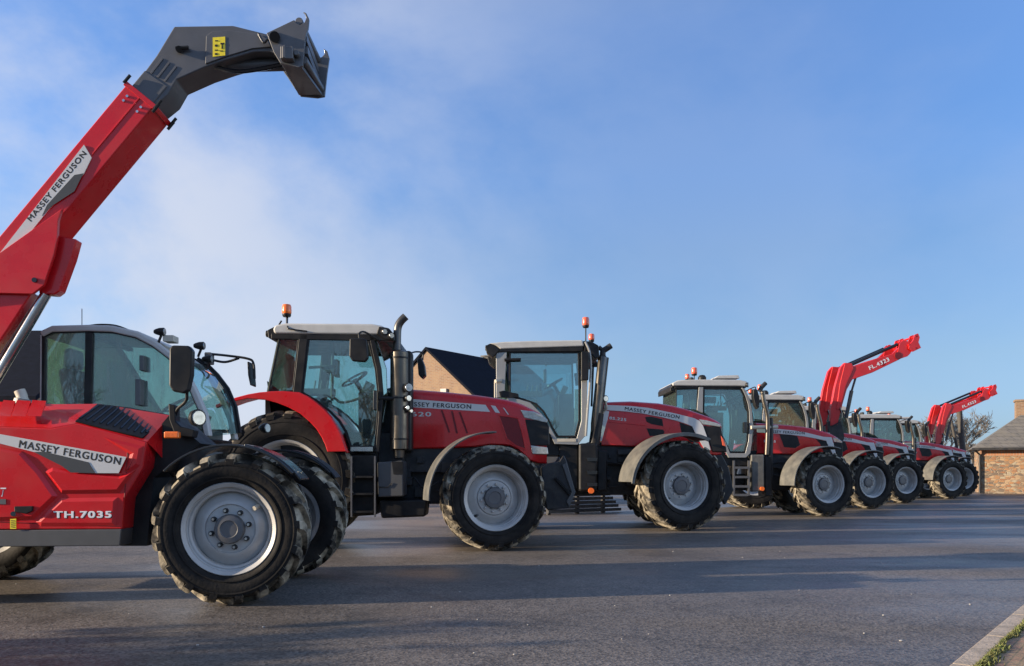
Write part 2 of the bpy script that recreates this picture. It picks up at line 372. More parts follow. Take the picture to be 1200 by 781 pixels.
    if style == 'ag':
        for i in range(10):
            a = 2*math.pi*i/10; add_box(b, (u+hubr*math.cos(a), w+g*(d-0.015), z+hubr*math.sin(a)), (0.03, 0.05, 0.03), Matrix.Rotation(-a, 4, 'Y'))
    link('hub', b, HUB, wh)
    if style == 'ag':                                               # bolt heads cast round the hub disc
        b = NB()
        add_lathe(b, [(boltr+0.045, d+0.01), (boltr+0.045, d-0.012), (boltr+0.03, d-0.016), (hubr-0.01, d-0.016)], u, z, 40, sgn=g, w0=w)
        for i in range(nb):
            a = 2*math.pi*(i+0.3)/nb; cu, cz = u+boltr*math.cos(a), z+boltr*math.sin(a)
            add_lathe(b, [(0.019, d-0.008), (0.019, d-0.035), (0.012, d-0.042), (0.0, d-0.043)], cu, cz, 6, sgn=g, w0=w)
        link('hub_flange', b, RIM, wh)
    else:
        for i in range(nb):
            a = 2*math.pi*(i+0.3)/nb; cu, cz = u+boltr*math.cos(a), z+boltr*math.sin(a); b = NB()
            add_lathe(b, [(0.021, d+0.01), (0.021, d-0.02), (0.017, d-0.03), (0.0105, d-0.031)], cu, cz, 14, sgn=g, w0=w, mi=0)
            add_lathe(b, [(0.0105, d-0.031), (0.0105, d-0.045), (0.0, d-0.045)], cu, cz, 14, sgn=g, w0=w, mi=1)
            link('wheel_nut', b, [NUT, CHR], wh)
    b = NB(); a = 0.7 if style != 'ag' else 3.9
    add_tube(b, [(u+(rr-0.07)*math.cos(a), w+g*(d+0.01), z+(rr-0.07)*math.sin(a)), (u+(rr-0.10)*math.cos(a), w+g*(d-0.05), z+(rr-0.10)*math.sin(a))], 0.018, 10)
    link('valve', b, CREAM if style != 'ag' else NUT, wh)
    return wh

def steer(wh, u, w, ang):
    p = Vector((u, w, 0)); q = Matrix.Rotation(R(ang), 3, 'Z') @ p; wh.rotation_euler = (0, 0, R(ang)); wh.location = p-q
def beacon(parent, p, h=0.14, r=0.055, stem=0.12, lens=ORNG):
    b = NB(); zlathe(b, [(0.0, -stem), (0.012, -stem), (0.012, -0.02), (r*0.75, -0.02), (r*0.9, 0.0), (r*0.9, 0.025), (0, 0.025)], p)
    o = link('beacon', b, BLK, parent)
    b = NB(); zlathe(b, [(r*0.92, 0.024), (r, 0.04), (r, h*0.55), (r*0.96, h*0.62), (r*0.98, h*0.8), (r*0.8, h), (0.0, h+0.004)], p, 24)
    link('beacon_lens', b, lens, o)
    return o
def worklight(parent, p, r=0.055, face=(1, 0, 0), name='work_light', housing=BLK, lens=LAMP):
    f = Vector(face).normalized(); c = Vector(p)
    b = NB(); add_tube(b, [c-f*0.07, c-f*0.055, c-f*0.02, c+f*0.02, c+f*0.025], [r*0.45, r*0.7, r, r*1.06, r*1.0], 18)
    o = link(name, b, housing, parent)
    b = NB(); add_tube(b, [c+f*0.022, c+f*0.032], [r*0.9, r*0.82], 18); link('lens', b, lens, o)
    return o
def mirror(parent, poly, w0, w1, armpts, face_u=-1):
    b = NB(); add_plate(b, poly, w0, w1); o = link('mirror', b, BLK, parent, bevel=0.018, seg=3)
    b = NB()
    for a in armpts: add_tube(b, curve(a, 5), 0.013, 8)
    link('mirror_arm', b, BLK, o)
    return o
def seat_and_wheel(parent, u, z, wc):
    b = NB()
    add_b(b, u-0.25, u+0.25, wc-0.27, wc+0.27, z, z+0.13)
    add_box(b, (u-0.30, wc, z+0.42), (0.12, 0.5, 0.72), Matrix.Rotation(R(-10), 4, 'Y'))
    add_b(b, u-0.42, u-0.32, wc-0.13, wc+0.13, z+0.78, z+0.98)
    add_b(b, u-0.2, u+0.2, wc-0.2, wc+0.2, z-0.35, z)
    link('seat', b, SEAT, parent, bevel=0.04, seg=3)
    b = NB(); c = Vector((u+0.62, wc, z+0.42)); ax = Vector((-0.5, 0, 0.86)).normalized(); e1 = Vector((0, 1, 0)); e2 = ax.cross(e1)
    ring = [c+(e1*math.cos(t)+e2*math.sin(t))*0.20 for t in [2*math.pi*i/28 for i in range(29)]]
    add_tube(b, ring, 0.016, 8)
    for t in (0.5, 2.6, 4.7): add_tube(b, [c-ax*0.03, c+(e1*math.cos(t)+e2*math.sin(t))*0.19], 0.012, 6)
    add_tube(b, [c, c-ax*0.55], 0.035, 8)
    link('steering_wheel', b, BLKS, parent)
    b = NB()
    add_b(b, u+0.72, u+0.98, wc-0.28, wc+0.28, z-0.55, z+0.20)
    add_box(b, (u+0.82, wc, z+0.28), (0.10, 0.34, 0.18), Matrix.Rotation(R(25), 4, 'Y'))
    add_b(b, u-0.15, u+0.4, wc-0.45, wc-0.30, z+0.14, z+0.24)
    add_b(b, u-0.55, u+0.30, wc-0.52, wc-0.34, z-0.45, z+0.08)
    for k in range(3): add_tube(b, [(u+0.1+0.09*k, wc-0.38, z+0.2), (u+0.13+0.09*k, wc-0.38, z+0.36)], 0.014, 6)
    add_b(b, u+0.42, u+0.47, wc-0.55, wc-0.36, z+0.40, z+0.64)
    add_b(b, u+0.45, u+0.49, wc-0.53, wc-0.35, z+0.72, z+0.86)
    link('console', b, INTER, parent, bevel=0.015)
def copy_tree(o, parent=None):
    c = o.copy(); COL.objects.link(c)
    if parent: c.parent = parent
    for ch in list(o.children): copy_tree(ch, c)
    return c
def engine_bay(parent, u0, u1, z0, z1, wc, hw, seed=1):
    """dark engine, pipes and axle castings seen below the bonnet"""
    rnd = random.Random(seed); b = NB()
    add_b(b, u0, u1, wc-hw*0.55, wc+hw*0.55, z0+0.1, z1); add_b(b, u0, u1-0.1, wc-hw*0.88, wc+hw*0.88, z1-0.30, z1+0.12)
    for i in range(26):
        uu = rnd.uniform(u0, u1-0.1); zz = rnd.uniform(z0+0.15, z1-0.08); s = rnd.uniform(0.05, 0.16)
        add_b(b, uu, uu+s*rnd.uniform(0.7, 1.8), wc-hw*rnd.uniform(0.7, 0.98), wc-hw*0.4, zz, zz+s)
    for i in range(9):
        uu = rnd.uniform(u0, u1-0.3); zz = rnd.uniform(z0+0.2, z1)
        add_tube(b, curve([(uu, wc-hw*0.9, zz), (uu+0.15, wc-hw, zz-rnd.uniform(0, 0.15)), (uu+0.35, wc-hw*0.85, zz-0.05)], 4), 0.014, 6)
    return link('engine', b, CHAS, parent, bevel=0.01)

# ------------------------------------------------------------------ ground
def simple_sheet(name, pts, z, m, kind='structure'):
    b = NB(); vs = [b.verts.new((x, y, z)) for x, y in pts]; b.faces.new(vs); o = link(name, b, m); o['kind'] = kind; return o
def asphalt_mat():
    m = bpy.data.materials.new('asphalt'); m.use_nodes = True; n = m.node_tree; b = n.nodes['Principled BSDF']; t = n.nodes.new('ShaderNodeTexCoord')
    def noise(sc, det=4, rough=0.5, scale=(1, 1, 1)):
        mp_ = n.nodes.new('ShaderNodeMapping'); mp_.inputs['Scale'].default_value = scale
        z = n.nodes.new('ShaderNodeTexNoise'); z.inputs['Scale'].default_value = sc; z.inputs['Detail'].default_value = det; z.inputs['Roughness'].default_value = rough
        n.links.new(t.outputs['Object'], mp_.inputs[0]); n.links.new(mp_.outputs[0], z.inputs['Vector']); return z
    def rng(src, a, bb, c, d):
        r = n.nodes.new('ShaderNodeMapRange'); r.inputs['From Min'].default_value = a; r.inputs['From Max'].default_value = bb; r.inputs['To Min'].default_value = c; r.inputs['To Max'].default_value = d
        n.links.new(src, r.inputs['Value']); return r
    # stones
    v = n.nodes.new('ShaderNodeTexVoronoi'); v.inputs['Scale'].default_value = 62; n.links.new(t.outputs['Object'], v.inputs['Vector'])
    fine = rng(v.outputs['Color'], 0.0, 1.0, 0.35, 1.9)
    big0 = rng(noise(0.35, 7, 0.6).outputs['Fac'], 0.35, 0.65, 0.78, 1.18)
    stain = rng(noise(1.3, 8, 0.7).outputs['Fac'], 0.52, 0.70, 1.0, 0.62)
    vc = n.nodes.new('ShaderNodeTexVoronoi'); vc.feature = 'DISTANCE_TO_EDGE'; vc.inputs['Scale'].default_value = 0.22
    wn = noise(1.6, 6, 0.65); vm = n.nodes.new('ShaderNodeMixRGB'); vm.inputs[0].default_value = 0.45; n.links.new(t.outputs['Object'], vm.inputs[1]); n.links.new(wn.outputs['Color'], vm.inputs[2]); n.links.new(vm.outputs[0], vc.inputs['Vector'])
    crack = rng(vc.outputs['Distance'], 0.0, 0.0035, 0.72, 1.0)
    mA = n.nodes.new('ShaderNodeMath'); mA.operation = 'MULTIPLY'; n.links.new(big0.outputs[0], mA.inputs[0]); n.links.new(stain.outputs[0], mA.inputs[1])
    big = n.nodes.new('ShaderNodeMath'); big.operation = 'MULTIPLY'; n.links.new(mA.outputs[0], big.inputs[0]); n.links.new(crack.outputs[0], big.inputs[1])
    m1 = n.nodes.new('ShaderNodeMath'); m1.operation = 'MULTIPLY'; n.links.new(fine.outputs[0], m1.inputs[0]); n.links.new(big.outputs[0], m1.inputs[1])
    x = n.nodes.new('ShaderNodeMixRGB'); x.blend_type = 'MULTIPLY'; x.inputs[0].default_value = 1; x.inputs[1].default_value = (0.128, 0.110, 0.094, 1); n.links.new(m1.outputs[0], x.inputs[2])
    n.links.new(x.outputs[0], b.inputs['Base Color'])
    wet = rng(noise(0.30, 5, 0.55, (0.6, 1.6, 1)).outputs['Fac'], 0.40, 0.60, 0.33, 0.62)
    n.links.new(wet.outputs[0], b.inputs['Roughness']); b.inputs['Specular IOR Level'].default_value = 0.20
    bn = n.nodes.new('ShaderNodeBump'); bn.inputs['Strength'].default_value = 0.55; bn.inputs['Distance'].default_value = 0.004
    n.links.new(v.outputs['Distance'], bn.inputs['Height'])
    b2 = n.nodes.new('ShaderNodeBump'); b2.inputs['Strength'].default_value = 0.35; b2.inputs['Distance'].default_value = 0.02; n.links.new(noise(3.0, 4).outputs['Fac'], b2.inputs['Height'])
    n.links.new(b2.outputs[0], bn.inputs['Normal']); n.links.new(bn.outputs[0], b.inputs['Normal'])
    return m
simple_sheet('asphalt_yard', [(-90, -60), (160, -60), (160, 75), (-90, 75)], 0.0, asphalt_mat())
GRASS = mat('grass_field', (0.06, 0.085, 0.03), 0.9, var=0.3, vscale=0.3)
simple_sheet('far_ground', [(-900, -900), (900, -900), (900, 900), (-900, 900)], -0.05, GRASS)

# kerb and paving in the near right corner.  Kerb face runs through k0 -> k1
k0 = Vector((2.345, 4.55)); kd = Vector((0.62, 0.785)).normalized(); kn = Vector((kd.y, -kd.x))
KERB = mat('kerb_stone', (0.46, 0.37, 0.28), 0.8, var=0.18, vscale=30, dirt=(0.13, 0.11, 0.08), dirt_amt=0.5, dscale=6, bump=0.4)
b = NB(); Ls = 1.0
for i in range(-3, 14):
    a = k0+kd*(i*Ls+0.004); e = k0+kd*((i+1)*Ls-0.004)
    q = [a, e, e+kn*0.115, a+kn*0.115]
    lo = [b.verts.new((p.x, p.y, -0.02)) for p in q]; hi = [b.verts.new((p.x, p.y, 0.055)) for p in q]
    b.faces.new(hi)
    for k in range(4): b.faces.new((lo[k], lo[(k+1) % 4], hi[(k+1) % 4], hi[k]))
o = link('kerb', b, KERB, bevel=0.008); o['kind'] = 'structure'
def paver_mat():
    m = mat('red_paving', (0.30, 0.14, 0.09), 0.85, bump=0.5, bscale=50); n = m.node_tree; bs = n.nodes['Principled BSDF']
    br = n.nodes.new('ShaderNodeTexBrick'); br.inputs['Scale'].default_value = 5; br.inputs['Color1'].default_value = (0.34, 0.17, 0.11, 1); br.inputs['Color2'].default_value = (0.25, 0.16, 0.10, 1)
    br.inputs['Mortar'].default_value = (0.10, 0.085, 0.05, 1); br.inputs['Mortar Size'].default_value = 0.025
    t = n.nodes.new('ShaderNodeTexCoord'); mp_ = n.nodes.new('ShaderNodeMapping'); mp_.inputs['Rotation'].default_value = (0, 0, -math.atan2(kd.y, kd.x))
    n.links.new(t.outputs['Object'], mp_.inputs[0]); n.links.new(mp_.outputs[0], br.inputs['Vector'])
    z = n.nodes.new('ShaderNodeTexNoise'); z.inputs['Scale'].default_value = 9; z.inputs['Detail'].default_value = 8
    n.links.new(t.outputs['Object'], z.inputs['Vector'])
    x = n.nodes.new('ShaderNodeMixRGB'); x.inputs[2].default_value = (0.33, 0.24, 0.14, 1)
    r = n.nodes.new('ShaderNodeMapRange'); r.inputs['From Min'].default_value = 0.4; r.inputs['From Max'].default_value = 0.65; r.inputs['To Max'].default_value = 0.75
    n.links.new(z.outputs['Fac'], r.inputs['Value']); n.links.new(r.outputs[0], x.inputs[0]); n.links.new(br.outputs[0], x.inputs[1]); n.links.new(x.outputs[0], bs.inputs['Base Color'])
    return m
b = NB(); q = [k0+kd*-3+kn*0.12, k0+kd*14+kn*0.12, k0+kd*14+kn*5, k0+kd*-3+kn*5]
b.faces.new([b.verts.new((p.x, p.y, 0.052)) for p in q]); o = link('paving', b, paver_mat()); o['kind'] = 'structure'
def blades(name, spots, m, hmin, hmax, wd=0.006):
    b = NB()
    for (x, y, z) in spots:
        a = random.uniform(0, 6.28); h = random.uniform(hmin, hmax); l = random.uniform(0.2, 1.1)*h; dx, dy = math.cos(a), math.sin(a)
        p = [b.verts.new((x-dy*wd, y+dx*wd, z)), b.verts.new((x+dy*wd, y-dx*wd, z)), b.verts.new((x+dx*l*0.5+dy*wd*0.7, y+dy*l*0.5-dx*wd*0.7, z+h*0.7)), b.verts.new((x+dx*l*0.5-dy*wd*0.7, y+dy*l*0.5+dx*wd*0.7, z+h*0.7)), b.verts.new((x+dx*l, y+dy*l, z+h))]
        b.faces.new(p[:4]); b.faces.new((p[3], p[2], p[4]))
    o = link(name, b, m, fix=False); o['kind'] = 'stuff'; return o
GR2 = mat('moss_grass', (0.13, 0.16, 0.04), 0.8, var=0.45, vscale=25, dirt=(0.20, 0.15, 0.07), dirt_amt=0.7, dscale=14)
sp = []
for i in range(9000):
    s = random.uniform(-1.5, 7); dn = 0.118+abs(random.gauss(0, 0.018))*max(0.25, 1.1+0.5*math.sin(s*5)+0.4*math.sin(s*13))
    p = k0+kd*s+kn*dn; sp.append((p.x, p.y, 0.052))
for i in range(500):
    s = random.choice([0.35, 1.1, 1.5, 2.2, 3.1, 3.8])+random.gauss(0, 0.12); dn = 0.42+abs(random.gauss(0, 0.12))+0.2*math.sin(s*7)
    p = k0+kd*s+kn*dn; sp.append((p.x, p.y, 0.052))
tagp(blades('grass', sp, GR2, 0.008, 0.03, 0.004), 'thin strip of green moss and grass growing in the joint behind the kerb', 'grass')

# ------------------------------------------------------------------ buildings
def brick_mat(name, c1, c2, mortar, scale=1.0, patch=None, w=0.5, h=0.25):
    m = mat(name, c1, 0.85); n = m.node_tree; bs = n.nodes['Principled BSDF']
    t = n.nodes.new('ShaderNodeTexCoord'); sx = n.nodes.new('ShaderNodeSeparateXYZ'); cb = n.nodes.new('ShaderNodeCombineXYZ')
    n.links.new(t.outputs['Object'], sx.inputs[0])
    ad = n.nodes.new('ShaderNodeMath'); ad.operation = 'ADD'; n.links.new(sx.outputs[0], ad.inputs[0]); n.links.new(sx.outputs[1], ad.inputs[1])
    n.links.new(ad.outputs[0], cb.inputs[0]); n.links.new(sx.outputs[2], cb.inputs[1])
    br = n.nodes.new('ShaderNodeTexBrick'); br.inputs['Scale'].default_value = scale; br.inputs['Color1'].default_value = (*c1, 1); br.inputs['Color2'].default_value = (*c2, 1); br.inputs['Mortar'].default_value = (*mortar, 1)
    br.inputs['Mortar Size'].default_value = 0.012; br.inputs['Brick Width'].default_value = w; br.inputs['Row Height'].default_value = h; br.inputs['Bias'].default_value = 0.0
    n.links.new(cb.outputs[0], br.inputs['Vector'])
    z = n.nodes.new('ShaderNodeTexNoise'); z.inputs['Scale'].default_value = 2.2; z.inputs['Detail'].default_value = 8; z.inputs['Roughness'].default_value = 0.7; n.links.new(t.outputs['Object'], z.inputs['Vector'])
    x = n.nodes.new('ShaderNodeMixRGB'); x.inputs[2].default_value = (*(patch or c2), 1)
    r = n.nodes.new('ShaderNodeMapRange'); r.inputs['From Min'].default_value = 0.42; r.inputs['From Max'].default_value = 0.62; r.inputs['To Max'].default_value = 0.8
    n.links.new(z.outputs['Fac'], r.inputs['Value']); n.links.new(r.outputs[0], x.inputs[0]); n.links.new(br.outputs[0], x.inputs[1]); n.links.new(x.outputs[0], bs.inputs['Base Color'])
    bn = n.nodes.new('ShaderNodeBump'); bn.inputs['Strength'].default_value = 0.5; bn.inputs['Distance'].default_value = 0.02; n.links.new(br.outputs['Fac'], bn.inputs['Height']); bn.invert = True; n.links.new(bn.outputs[0], bs.inputs['Normal'])
    return m
BRICK = brick_mat('orange_brick', (0.27, 0.145, 0.08), (0.20, 0.11, 0.065), (0.26, 0.21, 0.16), 1.0, (0.30, 0.20, 0.12), 0.24, 0.075)
def rubble_mat():
    m = mat('rubble_stone', (0.4, 0.25, 0.14), 0.9); n = m.node_tree; bs = n.nodes['Principled BSDF']; t = n.nodes.new('ShaderNodeTexCoord'); mp_ = n.nodes.new('ShaderNodeMapping'); mp_.inputs['Scale'].default_value = (1.9, 1.9, 4.2)
    wz = n.nodes.new('ShaderNodeTexNoise'); wz.inputs['Scale'].default_value = 1.5; wm = n.nodes.new('ShaderNodeMixRGB'); wm.inputs[0].default_value = 0.12
    n.links.new(t.outputs['Object'], mp_.inputs[0]); n.links.new(mp_.outputs[0], wz.inputs['Vector']); n.links.new(mp_.outputs[0], wm.inputs[1]); n.links.new(wz.outputs['Color'], wm.inputs[2])
    v1 = n.nodes.new('ShaderNodeTexVoronoi'); v1.inputs['Scale'].default_value = 2.9; v2 = n.nodes.new('ShaderNodeTexVoronoi'); v2.feature = 'DISTANCE_TO_EDGE'; v2.inputs['Scale'].default_value = 2.9
    n.links.new(wm.outputs[0], v1.inputs['Vector']); n.links.new(wm.outputs[0], v2.inputs['Vector'])
    sr = n.nodes.new('ShaderNodeSeparateColor'); n.links.new(v1.outputs['Color'], sr.inputs[0])
    r = n.nodes.new('ShaderNodeValToRGB'); r.color_ramp.interpolation = 'CONSTANT'
    for k, (p, c) in enumerate([(0, (0.16, 0.12, 0.09)), (0.2, (0.36, 0.19, 0.09)), (0.4, (0.24, 0.16, 0.10)), (0.55, (0.40, 0.27, 0.16)), (0.72, (0.30, 0.14, 0.07)), (0.85, (0.36, 0.30, 0.21))]):
        q = r.color_ramp.elements[k] if k < 2 else r.color_ramp.elements.new(p); q.position = p; q.color = (*c, 1)
    n.links.new(sr.outputs[0], r.inputs[0])
    g = n.nodes.new('ShaderNodeMapRange'); g.inputs['From Min'].default_value = 0.02; g.inputs['From Max'].default_value = 0.07; n.links.new(v2.outputs['Distance'], g.inputs['Value'])
    x = n.nodes.new('ShaderNodeMixRGB'); x.inputs[1].default_value = (0.30, 0.235, 0.165, 1); n.links.new(g.outputs[0], x.inputs[0]); n.links.new(r.outputs[0], x.inputs[2]); n.links.new(x.outputs[0], bs.inputs['Base Color'])
    bn = n.nodes.new('ShaderNodeBump'); bn.inputs['Strength'].default_value = 0.6; bn.inputs['Distance'].default_value = 0.03; n.links.new(g.outputs[0], bn.inputs['Height']); n.links.new(bn.outputs[0], bs.inputs['Normal'])
    return m
STONE = rubble_mat()
SLATE = mat('dark_slate', (0.006, 0.008, 0.015), 0.85, spec=0.1, var=0.25, vscale=5, bump=0.3, bscale=20)
SLATEG = brick_mat('grey_slate', (0.16, 0.15, 0.14), (0.115, 0.11, 0.105), (0.05, 0.05, 0.05), 1.0, (0.17, 0.155, 0.13), 0.34, 0.17)
WOOD = mat('weathered_wood', (0.075, 0.068, 0.06), 0.8, var=0.25)
WPOST = mat('pale_trim', (0.45, 0.42, 0.38), 0.6)
def G(px, py, d): return ((px-600)/F*d, d, CAMH+(HOR-py)/F*d)

def gable_house(name, X, Y, yaw, wid, leng, eave, ridge, wallm, roofm, label, cat, win=True, over=0.25):
    """local: gable wall at x=0 spanning y 0..wid, ridge runs along +x"""
    o = bpy.data.objects.new(name, None); COL.objects.link(o); o.location = (X, Y, 0); o.rotation_euler = (0, 0, R(yaw)); tagp(o, label, cat)
    b = NB()
    prof = [(0, 0), (wid, 0), (wid, eave), (wid/2, ridge), (0, eave)]
    A = [b.verts.new((0, y, z)) for y, z in prof]; B = [b.verts.new((leng, y, z)) for y, z in prof]
    b.faces.new(A); b.faces.new(B[::-1])
    for i in (0, 1, 4): b.faces.new((A[i], A[(i+1) % 5], B[(i+1) % 5], B[i]))
    link('wall', b, wallm, o)
    b = NB(); sl_ = (ridge-eave)/(wid/2)
    for s in (0, 1):
        y0, y1 = (wid/2, -over) if s == 0 else (wid/2, wid+over)
        z1 = eave-over*sl_
        q = [(-over*0.4, y0, ridge+0.03), (leng+over*0.4, y0, ridge+0.03), (leng+over*0.4, y1, z1+0.03), (-over*0.4, y1, z1+0.03)]
        lo = [b.verts.new(p) for p in q]; hi = [b.verts.new((p[0], p[1], p[2]+0.14)) for p in q]
        b.faces.new(lo); b.faces.new(hi[::-1])
        for k in range(4): b.faces.new((lo[k], lo[(k+1) % 4], hi[(k+1) % 4], hi[k]))
    rf = link('roof', b, roofm, o)
    return o, rf
# brick house with a dark roof between the first two tractors; gable apex at photo (500,411)
hd = 42.0; ax, _, az = G(500, 411, hd)
yaw = 56.0; wid = 7.0; c_, s_ = math.cos(R(yaw)), math.sin(R(yaw))
# local y axis direction = (-s, c); gable centre sits at the apex
house, hroof = gable_house('brick_house', ax+s_*wid/2, hd-c_*wid/2, yaw-0.0, wid, 9.0, az-2.9, az, BRICK, SLATE, 'brick house with steep dark roof and sunlit gable behind the older tractor bonnet', 'house')
b = NB(); add_b(b, -0.12, 0.0, wid/2-1.3, wid/2-0.95, az-3.6, az-1.95); link('flue', b, WPOST, house)
b = NB(); add_b(b, 5.0, 5.4, wid/2-0.2, wid/2+0.2, az-0.1, az+0.25); add_b(b, 4.9, 5.5, wid/2-0.3, wid/2+0.3, az+0.25, az+0.32); link('vent', b, SLATEG, hroof)

# dark roofed barn behind the telehandler
barn, broof = gable_house('dark_roofed_barn', -20.2, 23.0, 0.0, 8.0, 7.4, 3.05, 5.35, BRICK, SLATE, 'low brick barn with a very dark roof behind the telehandler boom', 'barn')
# stone outbuilding at the right edge
od = 41.0; ox, _, _ = G(1149.5, 579, od)
out_ = bpy.data.objects.new('stone_outbuilding', None); COL.objects.link(out_); out_.location = (ox, od, 0); out_.rotation_euler = (0, 0, R(-25)); tagp(out_, 'low stone and brick outbuilding with grey hipped slate roof at the right edge', 'outbuilding')
eh = CAMH+(HOR-526)/F*od; ph = CAMH+(HOR-479)/F*od; lw, dp = 12.0, 4.6
b = NB(); add_b(b, 0, lw, 0, dp, 0, eh); link('wall', b, STONE, out_)
b = NB(); add_b(b, -0.02, lw, -0.03, 0.0, eh-0.36, eh-0.02); link('brick_course', b, brick_mat('orange_brick_course', (0.50, 0.20, 0.09), (0.38, 0.17, 0.09), (0.35, 0.28, 0.2), 1.0, None, 0.12, 0.36), out_)
b = NB(); v = [b.verts.new(p) for p in ((-0.35, -0.35, eh), (lw+0.35, -0.35, eh), (lw+0.35, dp+0.35, eh), (-0.35, dp+0.35, eh), (2.15, dp/2, ph), (lw-2.2, dp/2, ph))]
for f in ((0, 1, 5, 4), (1, 2, 5), (2, 3, 4, 5), (3, 0, 4), (3, 2, 1, 0)): b.faces.new([v[i] for i in f])
rfo = link('roof', b, SLATEG, out_)
b = NB(); add_b(b, 1.65, 2.5, dp/2-0.35, dp/2+0.35, ph-0.8, ph+0.42); add_b(b, 1.6, 2.55, dp/2-0.4, dp/2+0.4, ph+0.42, ph+0.52); link('chimney', b, BRICK, rfo)
b = NB(); add_b(b, -0.40, lw+0.4, -0.46, -0.35, eh-0.08, eh+0.03); add_tube(b, [(-0.05, -0.10, 0), (-0.05, -0.10, eh-0.3), (-0.3, -0.38, eh-0.06)], 0.05, 8); link('gutter', b, CHAS, out_)
b = NB(); add_tube(b, [(2.15, -0.06, 0), (2.15, -0.06, 1.5)], 0.045, 8); link('pipe', b, WPOST, out_)

# ------------------------------------------------------------------ poles, trees, hedge
def pole(px0, py0, px1, py1, d, r, label):
    a = G(px0, py0, d); c2 = G(px1, py1, d); dz = (a[0]-c2[0])/(a[2]-c2[2])
    b = NB(); add_tube(b, [(c2[0]-dz*c2[2], d, -0.1), (a[0], d, a[2])], [r*1.15, r], 12)
    tagp(link('utility_pole', b, WOOD, ang=60), label, 'pole', 'leaning wooden poles beside the outbuilding')
pole(1124, 480, 1130, 545, 38, 0.115, 'thicker taller wooden pole just left of the stone outbuilding')
pole(1114.5, 492, 1126, 545, 38.5, 0.06, 'thin leaning wooden pole left of the thicker pole')
BARK = mat('bark', (0.14, 0.12, 0.10), 0.9, var=0.2)
TWIG = mat('bare_twigs', (0.17, 0.15, 0.13), 0.9, var=0.2)
IVY = mat('hedge_leaves', (0.045, 0.065, 0.03), 0.7, var=0.5, vscale=3)
def bare_tree(X, Y, H, seed, label, group, spread=0.5, depth=6, name='bare_tree', rmin=0.018):
    rnd = random.Random(seed); o = bpy.data.objects.new(name, None); COL.objects.link(o); o.location = (X, Y, 0); tagp(o, label, 'tree', group)
    bt = NB(); bc = NB()
    def grow(bm, p, d, l, r, k):
        q = p+d*l; mid = (p+q)/2+Vector((rnd.uniform(-1, 1), rnd.uniform(-1, 1), 0))*l*0.07
        add_tube(bm, [p, mid, q], [r, r*0.85, r*0.7], 6 if k < 2 else 3, cap=False)
        if k >= depth: return
        for i in range(3 if k > 0 else 4):
            nd = (d+Vector((rnd.uniform(-1, 1), rnd.uniform(-1, 1), rnd.uniform(-0.25, 0.7)))*(spread+0.12*k)).normalized()
            grow(bc if k >= 0 else bm, p+d*l*rnd.uniform(0.55, 1.0), nd, l*rnd.uniform(0.6, 0.85), max(r*0.55, rmin), k+1)
    grow(bt, Vector((0, 0, 0)), Vector((0, 0, 1)), H*0.27, H*0.022, 0)
    link('trunk', bt, BARK, o); link('crown', bc, TWIG, o, fix=False); return o
tg = 'bare winter trees behind the last tractors'
for i, (px, d, H, lab) in enumerate([(1086, 62, 6.4, 'bare winter tree partly hidden by the far loader arms'), (1104, 58, 6.8, 'bare winter tree seen right under the far loader beam'), (1122, 66, 7.0, 'bare winter tree behind the leaning poles'), (1139, 60, 4.2, 'small bare tree close to the outbuilding corner')]):
    bare_tree((px-600)/F*d, d, H, 10+i, lab, tg)
def hedge(name, x0, y0, x1, y1, h, t, n, label):
    b = NB(); rnd = random.Random(3)
    for i in range(n):
        s = rnd.random(); x = x0+(x1-x0)*s; y = y0+(y1-y0)*s+rnd.gauss(0, t/3); z = abs(rnd.random())**0.8*h*(0.8+0.25*math.sin(s*40)+0.1*math.sin(s*97)); a = rnd.uniform(0, 3.14); e = rnd.uniform(-0.6, 1.2); r = rnd.uniform(0.06, 0.14)
        ux = Vector((math.cos(a), math.sin(a), 0))*r; uy = Vector((-math.sin(a)*math.sin(e), math.cos(a)*math.sin(e), math.cos(e)))*r*0.8; c = Vector((x, y, z))
        b.faces.new([b.verts.new(c-ux), b.verts.new(c-uy), b.verts.new(c+ux), b.verts.new(c+uy)])
    return tagp(link(name, b, IVY, fix=False), label, 'hedge')
hedge('hedge', -26, 44, 24, 52, 1.6, 1.2, 16000, 'long low dark green hedge across the back of the yard')

# ------------------------------------------------------------------ telehandler
def mk(parent, m, bevel=0.0, **k):
    def f(name, fn, parent=parent):
        b = NB(); fn(b); return link(name, b, m, parent, bevel=bevel, **k)
    return f
def plate(v, name, px, wpx, w0, w1, m, parent=None, bevel=0.01, seg=2):
    b = NB(); add_plate(b, v.PL(px, wpx), w0, w1); return link(name, b, m, parent or v.o, bevel=bevel, seg=seg)

